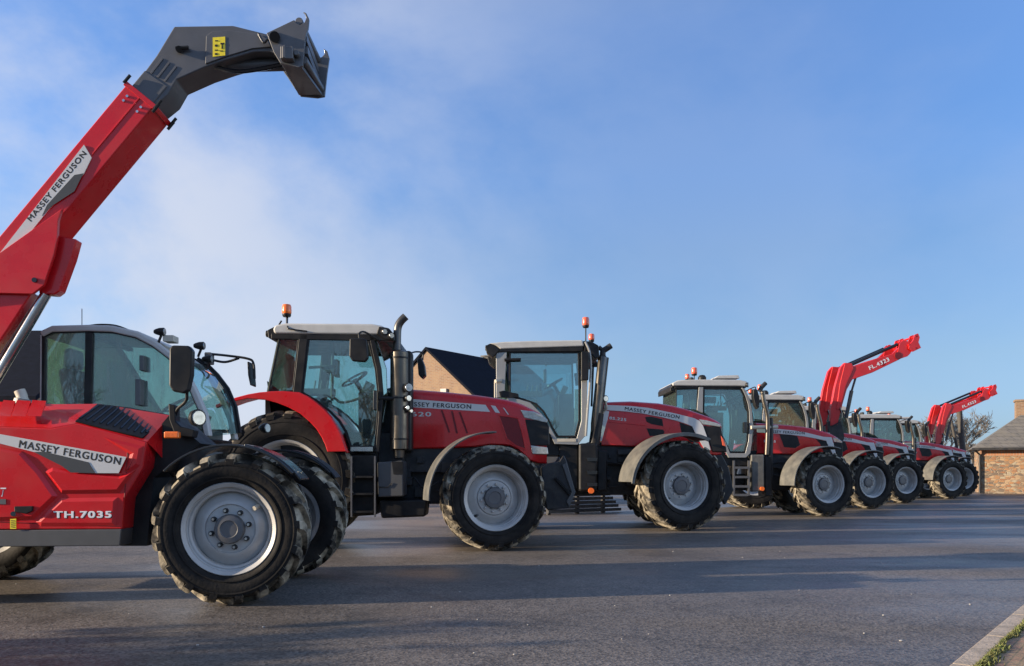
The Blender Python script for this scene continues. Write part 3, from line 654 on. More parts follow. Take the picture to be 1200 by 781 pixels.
def telehandler():
    v = Veh('telehandler', -2.26, 6.75, 3, 'red telehandler with its raised boom reaching out of the left edge', 'telehandler'); o = v.o
    RW, RR = 0.615, 0.355
    steer(wheel(o, 0, 0, RW, 0.46, RR, 17, 1, disc=0.10, hubr=0.118, boltr=0.150, nb=8, style='th'), 0, 0.2, 3)
    wheel(o, 0.05, 2.24, RW, 0.46, RR, 17, -1, disc=0.10, hubr=0.118, boltr=0.150, nb=8, style='th')
    wheel(o, -2.72, 0.2, RW, 0.46, RR, 17, 1, disc=0.10, hubr=0.118, boltr=0.150, nb=8, style='th')
    wheel(o, -2.84, 2.24, RW, 0.46, RR, 17, -1, disc=0.10, hubr=0.118, boltr=0.150, nb=8, style='th')
    # chassis
    b = NB(); add_b(b, -3.4, 0.30, 0.78, 1.52, 0.50, 0.95); add_tube(b, [(0, 0.3, RW), (0, 2.0, RW)], 0.13, 14); add_tube(b, [(-2.65, 0.3, RW), (-2.65, 2.0, RW)], 0.13, 14)
    add_b(b, -0.2, 0.2, 0.34, 0.8, 0.48, 0.78)
    link('chassis', b, CHAS, o, bevel=0.02)
    # engine pod: lower side, upper sloped shoulder
    w0, w1 = 0.19, 0.55
    low = v.PL([(0, 621), (143, 620.5), (146, 584), (168, 548), (172, 518), (90, 496), (60, 502), (0, 500)], w0)
    low = [(-3.25, low[0][1])]+low[1:-1]+[low[-1], (-3.25, low[-1][1]-0.06)]
    top = v.PL([(172, 518), (192, 499), (198, 487)], w0+0.0)
    T = {k: v.P(*k, w0) for k in [(172, 518), (90, 496), (60, 502), (0, 500)]}
    U = {k: v.P(*k, w1) for k in [(200, 487), (116, 473.5), (57, 474), (0, 471)]}
    b = NB(); add_plate(b, low, w0, 0.72)
    pod = link('engine_cover', b, RED, o, bevel=0.012, seg=3)
    b = NB()
    def V(p, w): return b.verts.new((p[0], w, p[1]))
    a = [V(T[(172, 518)], w0+0.004), V(T[(90, 496)], w0+0.004), V(T[(60, 502)], w0+0.004), V(T[(0, 500)], w0+0.004), V((-3.25, T[(0, 500)][1]-0.06), w0+0.004)]
    c = [V(U[(200, 487)], w1), V(U[(116, 473.5)], w1), V(U[(57, 474)], w1), V(U[(0, 471)], w1), V((-3.25, U[(0, 471)][1]-0.05), w1)]
    for i in range(4): b.faces.new((a[i], a[i+1], c[i+1], c[i]))
    d = [V((U[(200, 487)][0], T[(172, 518)][1]-0.2), w1), V((-3.25, T[(0, 500)][1]-0.3), w1)]
    b.faces.new((c[0], c[1], c[2], c[3], c[4], d[1], d[0])); b.faces.new((a[0], c[0], d[0]))
    link('upper_cover', b, RED, pod, ang=20)
    # black intake grille lying on the sloped shoulder
    g0 = Vector((T[(172, 518)][0], w0, T[(172, 518)][1])); 
    def on(px, py):
        # intersect sight line with the sloped shoulder plane
        A_ = Vector((T[(172, 518)][0], w0, T[(172, 518)][1])); B_ = Vector((T[(90, 496)][0], w0, T[(90, 496)][1])); C_ = Vector((U[(116, 473.5)][0], w1, U[(116, 473.5)][1]))
        nrm = (B_-A_).cross(C_-A_); p0 = Vector(v.P3(px, py, 0.0)); p1 = Vector(v.P3(px, py, 0.5)); dd = p1-p0
        t = nrm.dot(A_-p0)/nrm.dot(dd); return p0+dd*t, nrm.normalized()
    b = NB(); pts = [(88, 495), (114, 475), (150, 479), (197, 487.5), (183, 503), (167, 514.5)]
    q = [on(*p) for p in pts]; nn = q[0][1]; nn = nn if nn.y < 0 else -nn
    lo = [b.verts.new(p+nn*0.002) for p, _ in q]; hi = [b.verts.new(p+nn*0.014) for p, _ in q]; b.faces.new(hi)
    for i in range(6): b.faces.new((lo[i], lo[(i+1) % 6], hi[(i+1) % 6], hi[i]))
    gr = link('grille', b, BLK, pod, bevel=0.004)
    b = NB()
    for k in range(11):
        s = k/10.0; pa = (93+s*80, 492.5+s*19); pb = (116+s*76, 476.5+s*11)
        if k == 10: pa = (171, 509)
        A1, _ = on(*pa); B1, _ = on(*pb); add_tube(b, [A1+nn*0.016, B1+nn*0.016], 0.009, 5)
    link('grille_bars', b, BLKS, gr)
    # pressed panels on the side
    def press(px, dpt=0.022, name='pressed_panel', m=RED):
        bb = NB(); p = v.PL(px, w0); qn = inset(p, 0.03)
        A_ = [bb.verts.new((x, w0-0.001, z)) for x, z in p]; B_ = [bb.verts.new((x, w0-dpt, z)) for x, z in qn]
        bb.faces.new(B_)
        for i in range(len(p)): bb.faces.new((A_[i], A_[(i+1) % len(p)], B_[(i+1) % len(p)], B_[i]))
        return link(name, bb, m, pod, ang=12)
    press([(-40, 520), (0, 524), (26, 529), (48, 553), (68, 582), (40, 609), (-40, 612)])
    press([(52, 553), (62, 548), (140, 557), (160, 550), (140, 578), (72, 579)])
    press([(42, 612), (72, 584), (138, 583), (136, 617), (48, 617)], 0.014)
    press([(120, 512), (168, 523), (164, 546), (150, 556), (146, 552), (152, 533)], 0.012)
    for (x0, x1) in ((-2, 12), (14, 30), (32, 48)):                # louvres on the top
        bb = NB(); qn = [(v.P(x0+6, 474, 0.40), 0.40), (v.P(x1+6, 475, 0.40), 0.40), (v.P(x1, 489, 0.2), 0.2), (v.P(x0, 488, 0.2), 0.2)]
        vs = [bb.verts.new((p[0], ww, p[1]+0.005)) for p, ww in qn]; v2 = [bb.verts.new((p[0], ww, p[1]+0.035)) for p, ww in qn[:1]+qn[1:2]]
        bb.faces.new((vs[3], vs[2], v2[1], v2[0])); bb.faces.new((vs[0], vs[3], v2[0])); bb.faces.new((vs[1], v2[1], vs[2])); bb.faces.new((vs[0], v2[0], v2[1], vs[1]))
        link('louvre', bb, RED, pod, ang=15)
    b = NB()
    for (xa, ya, xb, yb) in ((150, 523, 146, 583), (-2, 612, 141, 617)):
        A_ = v.P3(xa, ya, w0); B_ = v.P3(xb, yb, w0); add_tube(b, [(A_[0], w0-0.001, A_[2]), (B_[0], w0-0.001, B_[2])], 0.0035, 4)
    link('panel_seam', b, DRED, pod)
    for k in range(4):
        b = NB(); add_tube(b, curve([v.P3(188+3*k, 505, 0.5), v.P3(200+3*k, 520-2*k, 0.45), v.P3(190+5*k, 540, 0.5), v.P3(205, 560, 0.6)], 5), 0.014, 6); link('hose', b, BLKS, o)
    # skirt
    sk = v.PL([(0, 643), (140.5, 640), (142.5, 620.5), (0, 623)], w0-0.01); b = NB()
    add_plate(b, [(-3.2, sk[0][1]+0.01), sk[1], sk[2], (-3.2, sk[3][1]+0.005)], w0-0.012, 0.65); link('skirt', b, SKIRT, o, bevel=0.008)
    # decals and lettering
    wd = w0-0.026
    plate(v, 'silver_decal', [(-60, 498), (0, 509), (148, 535.8), (139, 554.7), (111, 554.7), (88, 545), (48, 532), (0, 520), (-60, 508)], wd, wd, wd+0.003, DECAL, pod, 0)
    plate(v, 'dark_decal', [(40, 530), (52, 529.5), (104, 542), (112, 554.7), (83, 554), (72, 546)], wd, wd-0.003, wd-0.001, DGREY, pod, 0)
    lettering('MASSEY FERGUSON', v.P(22, 524.5, wd), v.P(140.5, 545.0, wd), 0.058, wd-0.0006, INK, pod, bold=0.028)
    lettering('TH.7035', v.P(64.5, 607, w0), v.P(131, 606.7, w0), 0.052, w0-0.0158, WHT, pod, bold=0.04)
    lettering('TH.7035', v.P(65.3, 607.8, w0), v.P(131.8, 607.5, w0), 0.052, w0-0.0147, INK, pod, bold=0.045, name='lettering_shadow')
    lettering('AT', v.P(-8, 582, w0), v.P(9, 582, w0), 0.07, w0-0.0226, WHT, pod, bold=0.01, shear=0.25)
    lettering('AT', v.P(-6.2, 580.8, w0), v.P(7.6, 580.8, w0), 0.052, w0-0.0238, RED, pod, bold=-0.005, shear=0.25, name='lettering_fill')
    plate(v, 'badge', [(-10, 585), (9, 585), (9, 591), (-10, 591)], w0, w0-0.027, w0-0.024, HUB, pod, 0)
    plate(v, 'handle', [(20, 593.5), (41, 593), (41, 599), (34, 602), (20, 600)], w0, w0-0.045, w0-0.01, BLK, pod, 0.006)
    b = NB(); add_tube(b, [v.P3(15.5, 602.5, w0-0.03), v.P3(15.5, 602.5, w0)], 0.020, 12); link('lock', b, BLKS, pod)
    yw = w0-0.024
    ys = plate(v, 'warning_sticker', [(12, 608.5), (19, 608), (19, 620), (12, 620)], yw, yw-0.002, yw+0.002, YEL, pod, 0)
    b = NB()
    for k in range(4):
        add_plate(b, v.PL([(13, 610+k*2.4), (18, 610.3+k*2.4), (18, 611.2+k*2.4), (13, 610.9+k*2.4)], yw), yw-0.004, yw-0.002)
    link('warning_marks', b, INK, ys)
    # dark wheel arch behind the pod
    b = NB(); add_plate(b, v.PL([(146, 584), (168, 548), (172, 518), (198, 487), (212, 500), (235, 520), (180, 560), (172, 640), (141, 640)], 0.42), 0.42, 0.9); link('wheel_arch', b, BLK, o)
    # front mudguards
    for (a, bb_) in ((0.02, 0.46), (1.84, 2.28)):
        b = NB(); add_sheet(b, arc(0, RW-0.02, RW+0.075, 42, 136, 18), a, bb_, 0.02); add_sheet(b, arc(0, RW-0.02, RW+0.085, 36, 80, 8), a+0.05, bb_-0.05, 0.02)
        add_tube(b, [(0.1, a+0.25, RW+0.05), (0.1, 1.15, 0.9)], 0.03, 8)
        link('mudguard', b, BLKS if a < 1 else BLK, o, bevel=0.006)
    # cab on the far side
    cw0, cw1 = 1.18, 2.16
    zb = v.P(60, 500, cw0)[1]
    side = v.PL([(47.7, 500), (48.5, 392), (61, 386), (103, 385), (131.5, 386), (160, 392.5), (181, 403.5), (200, 418), (213, 433), (226, 457), (238, 485), (243, 512)], cw0)
    fw_ = v.PL([(231, 421), (243, 429), (254, 440), (266, 456), (275, 477), (280, 508)], cw1); side2 = side[:7]+fw_
    b = NB(); q1 = add_ring(b, side, 0.035, cw0, cw0+0.05); add_ring(b, side2, 0.035, cw1-0.05, cw1)
    add_sheet(b, fw_, cw1-0.02, cw1+0.03, 0.05)
    add_plate(b, v.PL([(100, 389), (109, 390.5), (106, 500), (98, 500)], cw0), cw0-0.005, cw0+0.05)
    fr_far = v.PL([(226, 457), (238, 485), (243, 512)], cw0)
    pc = v.P(104, 391, cw0); add_b(b, pc[0]-0.03, pc[0]+0.03, cw0, cw1, pc[1]-0.03, pc[1]+0.005)
    cf = link('cab_frame', b, BLK, o, bevel=0.006)
    b = NB()                                                    # silver pillar and roof shell following the curve
    rl = side[1:]; add_sheet(b, rl[:], cw0-0.012, cw0+0.09, 0.055); add_sheet(b, rl[:], cw1-0.09, cw1+0.012, 0.055)
    add_sheet(b, rl[:6], cw0, cw1, 0.07)
    add_sheet(b, [side[0], side[1]], cw0, cw0+0.04, 0.03)
    link('roof', b, ROOF, o, bevel=0.015)
    b = NB(); i1 = inset(side, 0.03)
    li = v.PL([(100, 389), (98, 500)], cw0)
    add_plate(b, [i1[0], i1[1], i1[2], (li[0][0], i1[3][1]), li[1]], cw0+0.02, cw0+0.028)
    link('side_window', b, GLD, cf)
    ri = v.PL([(109, 390.5), (106, 500)], cw0)
    b = NB(); add_plate(b, [ri[1], (ri[0][0], i1[4][1]), i1[4]]+i1[5:], cw0+0.02, cw0+0.028); link('side_window', b, GLD, cf)
    b = NB(); add_plate(b, inset(side2, 0.03), cw1-0.03, cw1-0.022); link('side_window', b, GL, cf)
    b = NB(); nr = side[7:]; fr2 = fw_[1:]; va = []
    for k in range(len(nr)):
        kk = min(k, len(fr2)-1); va.append([b.verts.new((nr[k][0]+(fr2[kk][0]-nr[k][0])*math.sin(t*math.pi/2), cw0+0.04+(cw1-0.06-cw0)*t, nr[k][1]+(fr2[kk][1]-nr[k][1])*t)) for t in [j/8 for j in range(9)]])
    for k in range(len(va)-1):
        for j in range(8): b.faces.new((va[k][j], va[k][j+1], va[k+1][j+1], va[k+1][j]))
    link('windshield', b, GL, cf, ang=80)
    b = NB(); add_sheet(b, side[:2], cw0+0.03, cw1-0.03, 0.008); link('rear_window', b, GLD, cf)
    b = NB(); add_plate(b, [(side[0][0], 0.75), (side[0][0], side[0][1]-0.01), (side[-1][0]-0.02, side[-1][1]-0.01), (side[-1][0]-0.25, 0.85)], cw0+0.02, cw1-0.02); link('cab_base', b, BLK, o, bevel=0.02)
    uc = (side[0][0]+side[-1][0])/2
    seat_and_wheel(o, uc-0.30, 1.28, 1.66)
    b = NB(); add_tube(b, curve([v.P3(103, 382, 1.3), v.P3(118, 380.5, 1.3), v.P3(137, 382, 1.3), v.P3(158, 390, 1.3)], 5), 0.008, 6); link('roof_rail', b, BLK, cf); b = NB(); add_tube(b, [v.P3(96, 384, 1.9), v.P3(96, 362, 1.9)], 0.004, 5); link('aerial', b, BLK, cf)
    b = NB(); add_tube(b, curve([v.P3(24, 474, 0.6), v.P3(26, 466, 0.6), v.P3(23, 458, 0.6)], 4), [0.06]*4+[0.045]*5, 14); link('intake_pipe', b, CREAM, o)
    b = NB(); add_plate(b, v.PL([(20, 474), (24, 467), (45, 471), (50, 474)], 0.55), 0.5, 0.8); link('intake_base', b, HUB, o, bevel=0.015)
    # mirrors, lights
    mp_ = v.PL([(199, 409), (202, 405), (222, 405.5), (227, 411), (226, 440), (222, 458), (216, 461.5), (203, 459), (198.5, 452)], 0.12)
    mirror(o, mp_, 0.10, 0.17, [[v.P3(219, 459, 0.16), v.P3(218, 470, 0.2), v.P3(208, 480, 0.3), v.P3(205, 492, 0.35)]])
    b = NB(); add_plate(b, v.PL([(197, 473), (205, 475), (206, 494), (212, 500), (228, 504), (226, 513), (205, 511), (198, 492)], 0.3), 0.3, 0.42); link('lamp_bracket', b, BLK, o, bevel=0.01)
    worklight(o, v.P3(231, 490, 0.25), 0.068, (0.75, -0.65, 0), name='headlight')
    p = v.P3(201.5, 510, 0.2); b = NB(); add_b(b, p[0]-0.06, p[0]+0.06, 0.18, 0.24, p[2]-0.028, p[2]+0.028); link('indicator', b, ORNG, o, bevel=0.012)
    for (x, y, w) in ((189.5, 389, 1.25), (236, 405.5, 1.3), (245, 421, 2.0)):
        worklight(o, v.P3(x, y, w), 0.036, (1, 0, 0)); b = NB(); add_tube(b, [v.P3(x, y+3, w), v.P3(x-4, y+13, w)], 0.012, 6); link('bracket', b, BLK, cf)
    b = NB(); p = v.P3(199, 397.5, 1.3); add_b(b, p[0]-0.05, p[0]+0.05, 1.25, 1.4, p[2]-0.03, p[2]+0.03); link('number_plate_lamp', b, CREAM, cf, bevel=0.006)
    worklight(o, v.P3(311, 502, 2.1), 0.05, (0.9, -0.4, 0), name='headlight')
    mw = 2.35; mpoly = v.PL([(289.5, 424), (292, 424), (294.5, 451), (293, 452), (290.5, 440)], mw)
    mo = mirror(o, mpoly, mw, mw+0.22, [[v.P3(246, 415, 2.1), v.P3(266, 417, mw), v.P3(290, 420.5, mw), v.P3(297, 426, mw), v.P3(298.5, 444, mw)], [v.P3(248, 422, 2.1), v.P3(264, 424.5, mw), v.P3(280, 420, mw)]])
    b = NB(); p = v.P3(244, 420, 2.1); add_b(b, p[0]-0.035, p[0]+0.035, 2.08, 2.2, p[2]-0.06, p[2]+0.06); link('mirror_bracket', b, HUB, mo, bevel=0.01)
    # ---------------- boom
    bw0, bw1 = 0.78, 1.16
    bs = v.PL([(148, 99), (182, 123), (-60, 424), (-60, 365)], bw0)
    # continue the outer boom well outside the picture
    d = (Vector(v.P(184, 120, bw0))-Vector(v.P(79, 246, bw0))).normalized(); nn2 = Vector((-d.y, d.x))
    c0 = Vector(v.P(182, 122.5, bw0)); t0 = Vector(v.P(148, 99, bw0))
    hgt = (t0-c0).dot(nn2); Lb = 4.45
    out_poly = [c0, c0+nn2*hgt, c0+nn2*hgt-d*Lb, c0-d*Lb]
    b = NB(); add_plate(b, [tuple(p) for p in out_poly], bw0, bw1); boom = link('boom', b, RED, o, bevel=0.012, seg=3)
    b = NB()                                                    # collar and weld seams
    for s, e in ((0.0, 0.045),):
        q = [c0-nn2*0.012-d*s, c0+nn2*(hgt+0.012)-d*s, c0+nn2*(hgt+0.012)-d*e, c0-nn2*0.012-d*e]; add_plate(b, [tuple(p) for p in q], bw0-0.012, bw1+0.012)
    m0 = c0+nn2*hgt*0.44
    q = [m0, m0+nn2*0.012, m0+nn2*0.012-d*Lb, m0-d*Lb]; add_plate(b, [tuple(p) for p in q], bw0-0.008, bw0+0.01)
    link('collar', b, RED, boom, bevel=0.003)
    for (s, h) in ((0.10, 0.25), (0.15, 0.25), (0.10, 0.75), (0.15, 0.75)):
        b = NB(); p = c0-d*s+nn2*hgt*h; add_tube(b, [(p.x, bw0-0.012, p.y), (p.x, bw0+0.01, p.y)], 0.012, 8); link('bolt', b, CHR, boom)
    for (s, h) in ((-0.01, 1.06), (-0.01, -0.08), (0.03, -0.10)):
        for ww in (bw0-0.01, bw1-0.01):
            b = NB(); p = c0-d*s+nn2*hgt*h; add_tube(b, [(p.x-d.x*0.04, ww, p.y-d.y*0.04), (p.x+d.x*0.05, ww, p.y+d.y*0.05)], 0.014, 8); link('bolt', b, NUT, boom)
    # silver name decal on boom
    e = 0.010; plate(v, 'silver_decal', [(-40, 350), (0, 298), (99, 170.5), (108, 185.5), (99, 204), (62, 241), (0, 318), (-40, 368)], bw0, bw0-0.012, bw0-0.002, DECAL, boom, 0)
    plate(v, 'dark_decal', [(88, 206), (98.5, 204), (88, 225), (62, 242), (50, 254), (56, 241)], bw0, bw0-0.015, bw0-0.0125, DGREY, boom, 0)
    lettering('MASSEY FERGUSON', v.P(37.5, 260.5, bw0), v.P(102.5, 181.5, bw0), 0.047, bw0-0.0126, INK, boom, bold=0.028)
    # lift cylinder bracket (gusset) and lift cylinders
    gp = [(79, 239), (70, 262), (68, 276), (74, 286), (96, 286), (88, 305), (73.5, 344), (68, 347.5), (41, 346), (0, 345), (-30, 352), (-60, 392), (-60, 350), (10, 270)]
    plate(v, 'gusset', [(76, 246), (71, 260), (70, 280), (66, 300), (54, 336), (41, 346), (0, 345), (-60, 352), (-60, 340), (0, 300)], bw0, bw0-0.045, bw0-0.009, RED, boom, 0.006)
    plate(v, 'gusset', [(70, 278), (94, 283), (88, 305), (74, 343), (68, 347.5), (50, 346), (50, 300)], bw0+0.1, bw0+0.03, bw0+0.15, RED, boom, 0.012)
    plate(v, 'boom_root', [(-60, 330), (38, 344), (0, 402), (-60, 492)], bw0+0.02, bw0+0.005, bw0+0.13, RED, boom, 0.012)
    b = NB(); p = v.P3(44, 330, bw0); add_tube(b, [(p[0], bw0-0.06, p[2]), (p[0], bw0, p[2])], 0.022, 10); link('pin', b, BLKS, boom); b = NB(); add_plate(b, arc(*v.P(68, 328, bw0+0.04), 0.035, 0, 330, 10, 0.06), bw0+0.045, bw0+0.06); link('pin', b, BLKS, boom)
    for (xx, w, r) in ((54, bw0+0.06, 0.045), (42, bw1-0.12, 0.032)):
        b = NB(); p0 = v.P3(xx, 345, w); p1 = v.P3(xx-56, 440, w); dd = (Vector(p1)-Vector(p0)); add_tube(b, [p0, Vector(p0)+dd*1.5], r, 18); link('lift_cylinder', b, CHR, boom, ang=60)
    # inner boom and head
    head = v.PL([(181, 124), (159, 98), (183, 65.6), (204, 31), (273, 30), (313, 40), (330, 52), (331, 66), (316, 61), (298, 61), (266, 70), (239.6, 79), (207, 93.5), (197, 111)], bw0+0.03)
    lowe = v.PL([(150, 130), (160, 98), (192, 105), (200, 122)], bw0+0.03)
    b = NB()
    q = [c0+nn2*0.03-d*0.3, c0+nn2*(hgt-0.03)-d*0.3, c0+nn2*(hgt-0.03)+d*0.18, c0+nn2*0.03+d*0.20]
    add_plate(b, [tuple(p) for p in q], bw0+0.02, bw1-0.02); inner = link('inner_boom', b, HEAD, boom, bevel=0.012)
    b = NB(); add_plate(b, head, bw0+0.03, bw1-0.03); hd_ = link('boom_head', b, HEAD, boom, bevel=0.012, seg=3)
    b = NB()
    for k in range(3):
        p0 = Vector(v.P(176+k*8, 86+k*4.5, bw0+0.03)); p1 = p0+Vector((0.10, 0.135)); add_plate(b, [tuple(p0), tuple(p0+Vector((0.016, -0.01))), tuple(p1+Vector((0.016, -0.01))), tuple(p1)], bw0+0.022, bw0+0.032)
    link('ribs', b, HEAD, hd_, bevel=0.003)
    b = NB(); add_plate(b, v.PL([(241, 76), (242, 43), (249, 38), (268, 36.5), (312, 42), (318, 56), (296, 58), (266, 67)], bw0+0.03), bw0+0.015, bw0+0.032); link('side_plate', b, HEAD, hd_, bevel=0.006)
    b = NB(); add_tube(b, [v.P3(206, 57, bw0+0.0), v.P3(221, 56, bw0+0.0)], 0.018, 8); add_tube(b, [v.P3(210, 58, bw0-0.01), v.P3(210, 58, bw0+0.04)], 0.03, 10); link('hook_bolt', b, NUT, hd_)
    st_ = plate(v, 'warning_sticker', [(249.5, 44.5), (264, 43.5), (264, 65.5), (249.5, 67)], bw0+0.015, bw0+0.010, bw0+0.014, YEL, hd_, 0)
    b = NB()
    for (x, y, ww, hh) in ((251.5, 47, 3.5, 1), (251.5, 52, 3, 2.2), (251.3, 58, 3.6, 1), (251.5, 62, 3, 2), (258, 50, 4.4, 1.6), (259.3, 51, 1.4, 6), (257.6, 59, 3.5, 1)):
        add_plate(b, v.PL([(x, y), (x+ww, y-0.2), (x+ww, y+hh-0.2), (x, y+hh)], bw0), bw0+0.007, bw0+0.010)
    link('warning_marks', b, INK, st_)
    b = NB(); add_tube(b, curve([v.P3(303, 40, bw0), v.P3(309, 50, bw0-0.02), v.P3(315, 46, bw0-0.03), v.P3(322, 54, bw0)], 5), 0.011, 8)
    add_tube(b, curve([v.P3(250, 78, bw0+0.1), v.P3(275, 84, bw0+0.1), v.P3(300, 82, bw0+0.1), v.P3(330, 76, bw0+0.1)], 5), 0.02, 8)
    link('hoses', b, BLKS, hd_)
    # tilt carriage with two hooked plates
    cp = [(312.5, 39.5), (345, 24), (347.5, 28), (352, 30), (357, 27), (359, 22), (357.5, 17), (355, 14.5), (359, 16), (362.5, 23), (361.5, 34), (358, 44), (357, 60), (355, 78), (350, 80), (329, 75), (321, 62)]
    car = plate(v, 'tool_carriage', cp, bw0-0.09, bw0-0.10, bw0-0.07, HEAD, hd_, 0.005)
    fw = bw0+0.52
    far = v.PL([(366, 62), (372, 68), (377, 67), (380.5, 63), (379, 57), (383.5, 60), (386, 68), (383.5, 85), (380.5, 113), (372, 114.5), (352, 112.5), (345, 103), (338, 92), (331, 82), (343, 78), (354, 60), (360, 52)], fw)
    b = NB(); add_plate(b, far, fw, fw+0.03); link('tool_carriage', b, HEAD, hd_, bevel=0.005)
    b = NB()
    c1_, c2_ = v.PL([(340, 64), (350, 24), (356, 70)], bw0-0.09), v.PL([(352, 100), (372, 70), (376, 104)], fw)
    for k in range(3): add_tube(b, [(c1_[k][0], bw0-0.08, c1_[k][1]), (c2_[k][0], fw+0.02, c2_[k][1])], 0.035, 12)
    q_ = [v.P3(330, 76, bw0-0.08), v.P3(354, 80, bw0-0.08), v.P3(378, 113, fw), v.P3(350, 112, fw)]
    vs_ = [b.verts.new(p) for p in q_]; v2_ = [b.verts.new((p[0], p[1], p[2]+0.03)) for p in q_]
    b.faces.new(vs_); b.faces.new(v2_[::-1])
    for k in range(4): b.faces.new((vs_[k], vs_[(k+1) % 4], v2_[(k+1) % 4], v2_[k]))
    for (x, y, r) in ((322, 43.5, 0.045), (335, 64, 0.05)):
        p = v.P3(x, y, bw0-0.09); add_tube(b, [(p[0], bw0-0.10, p[2]), (p[0], fw, p[2])], r, 14)
    for (x, y) in ((356, 44), (357, 58)):
        p = v.P3(x, y, bw0-0.07); add_b(b, p[0]-0.05, p[0]+0.03, bw0-0.07, fw, p[2]-0.04, p[2]+0.03)
    pass
    link('cross_tube', b, HEAD, car, bevel=0.006)
    b = NB(); p = v.P3(338, 64, bw0-0.12); add_b(b, p[0]-0.06, p[0]+0.05, bw0-0.17, bw0-0.10, p[2]-0.06, p[2]+0.05); add_tube(b, [(p[0]+0.075, bw0-0.16, p[2]), (p[0]+0.075, bw0-0.1, p[2])], 0.025, 12); add_plate(b, v.PL([(332, 58), (336, 56), (336, 72), (332, 72)], bw0-0.12), bw0-0.18, bw0-0.1)
    link('latch', b, HUB, car, bevel=0.008)
    b = NB(); add_tube(b, [v.P3(322, 43.5, bw0-0.14), v.P3(322, 43.5, bw0-0.09)], 0.045, 16); link('pin', b, NUT, car)
    b = NB(); add_tube(b, [v.P3(262, 78, bw0+0.19), v.P3(335, 76, bw0+0.19)], 0.055, 14); link('tilt_cylinder', b, HEAD, hd_)
telehandler()

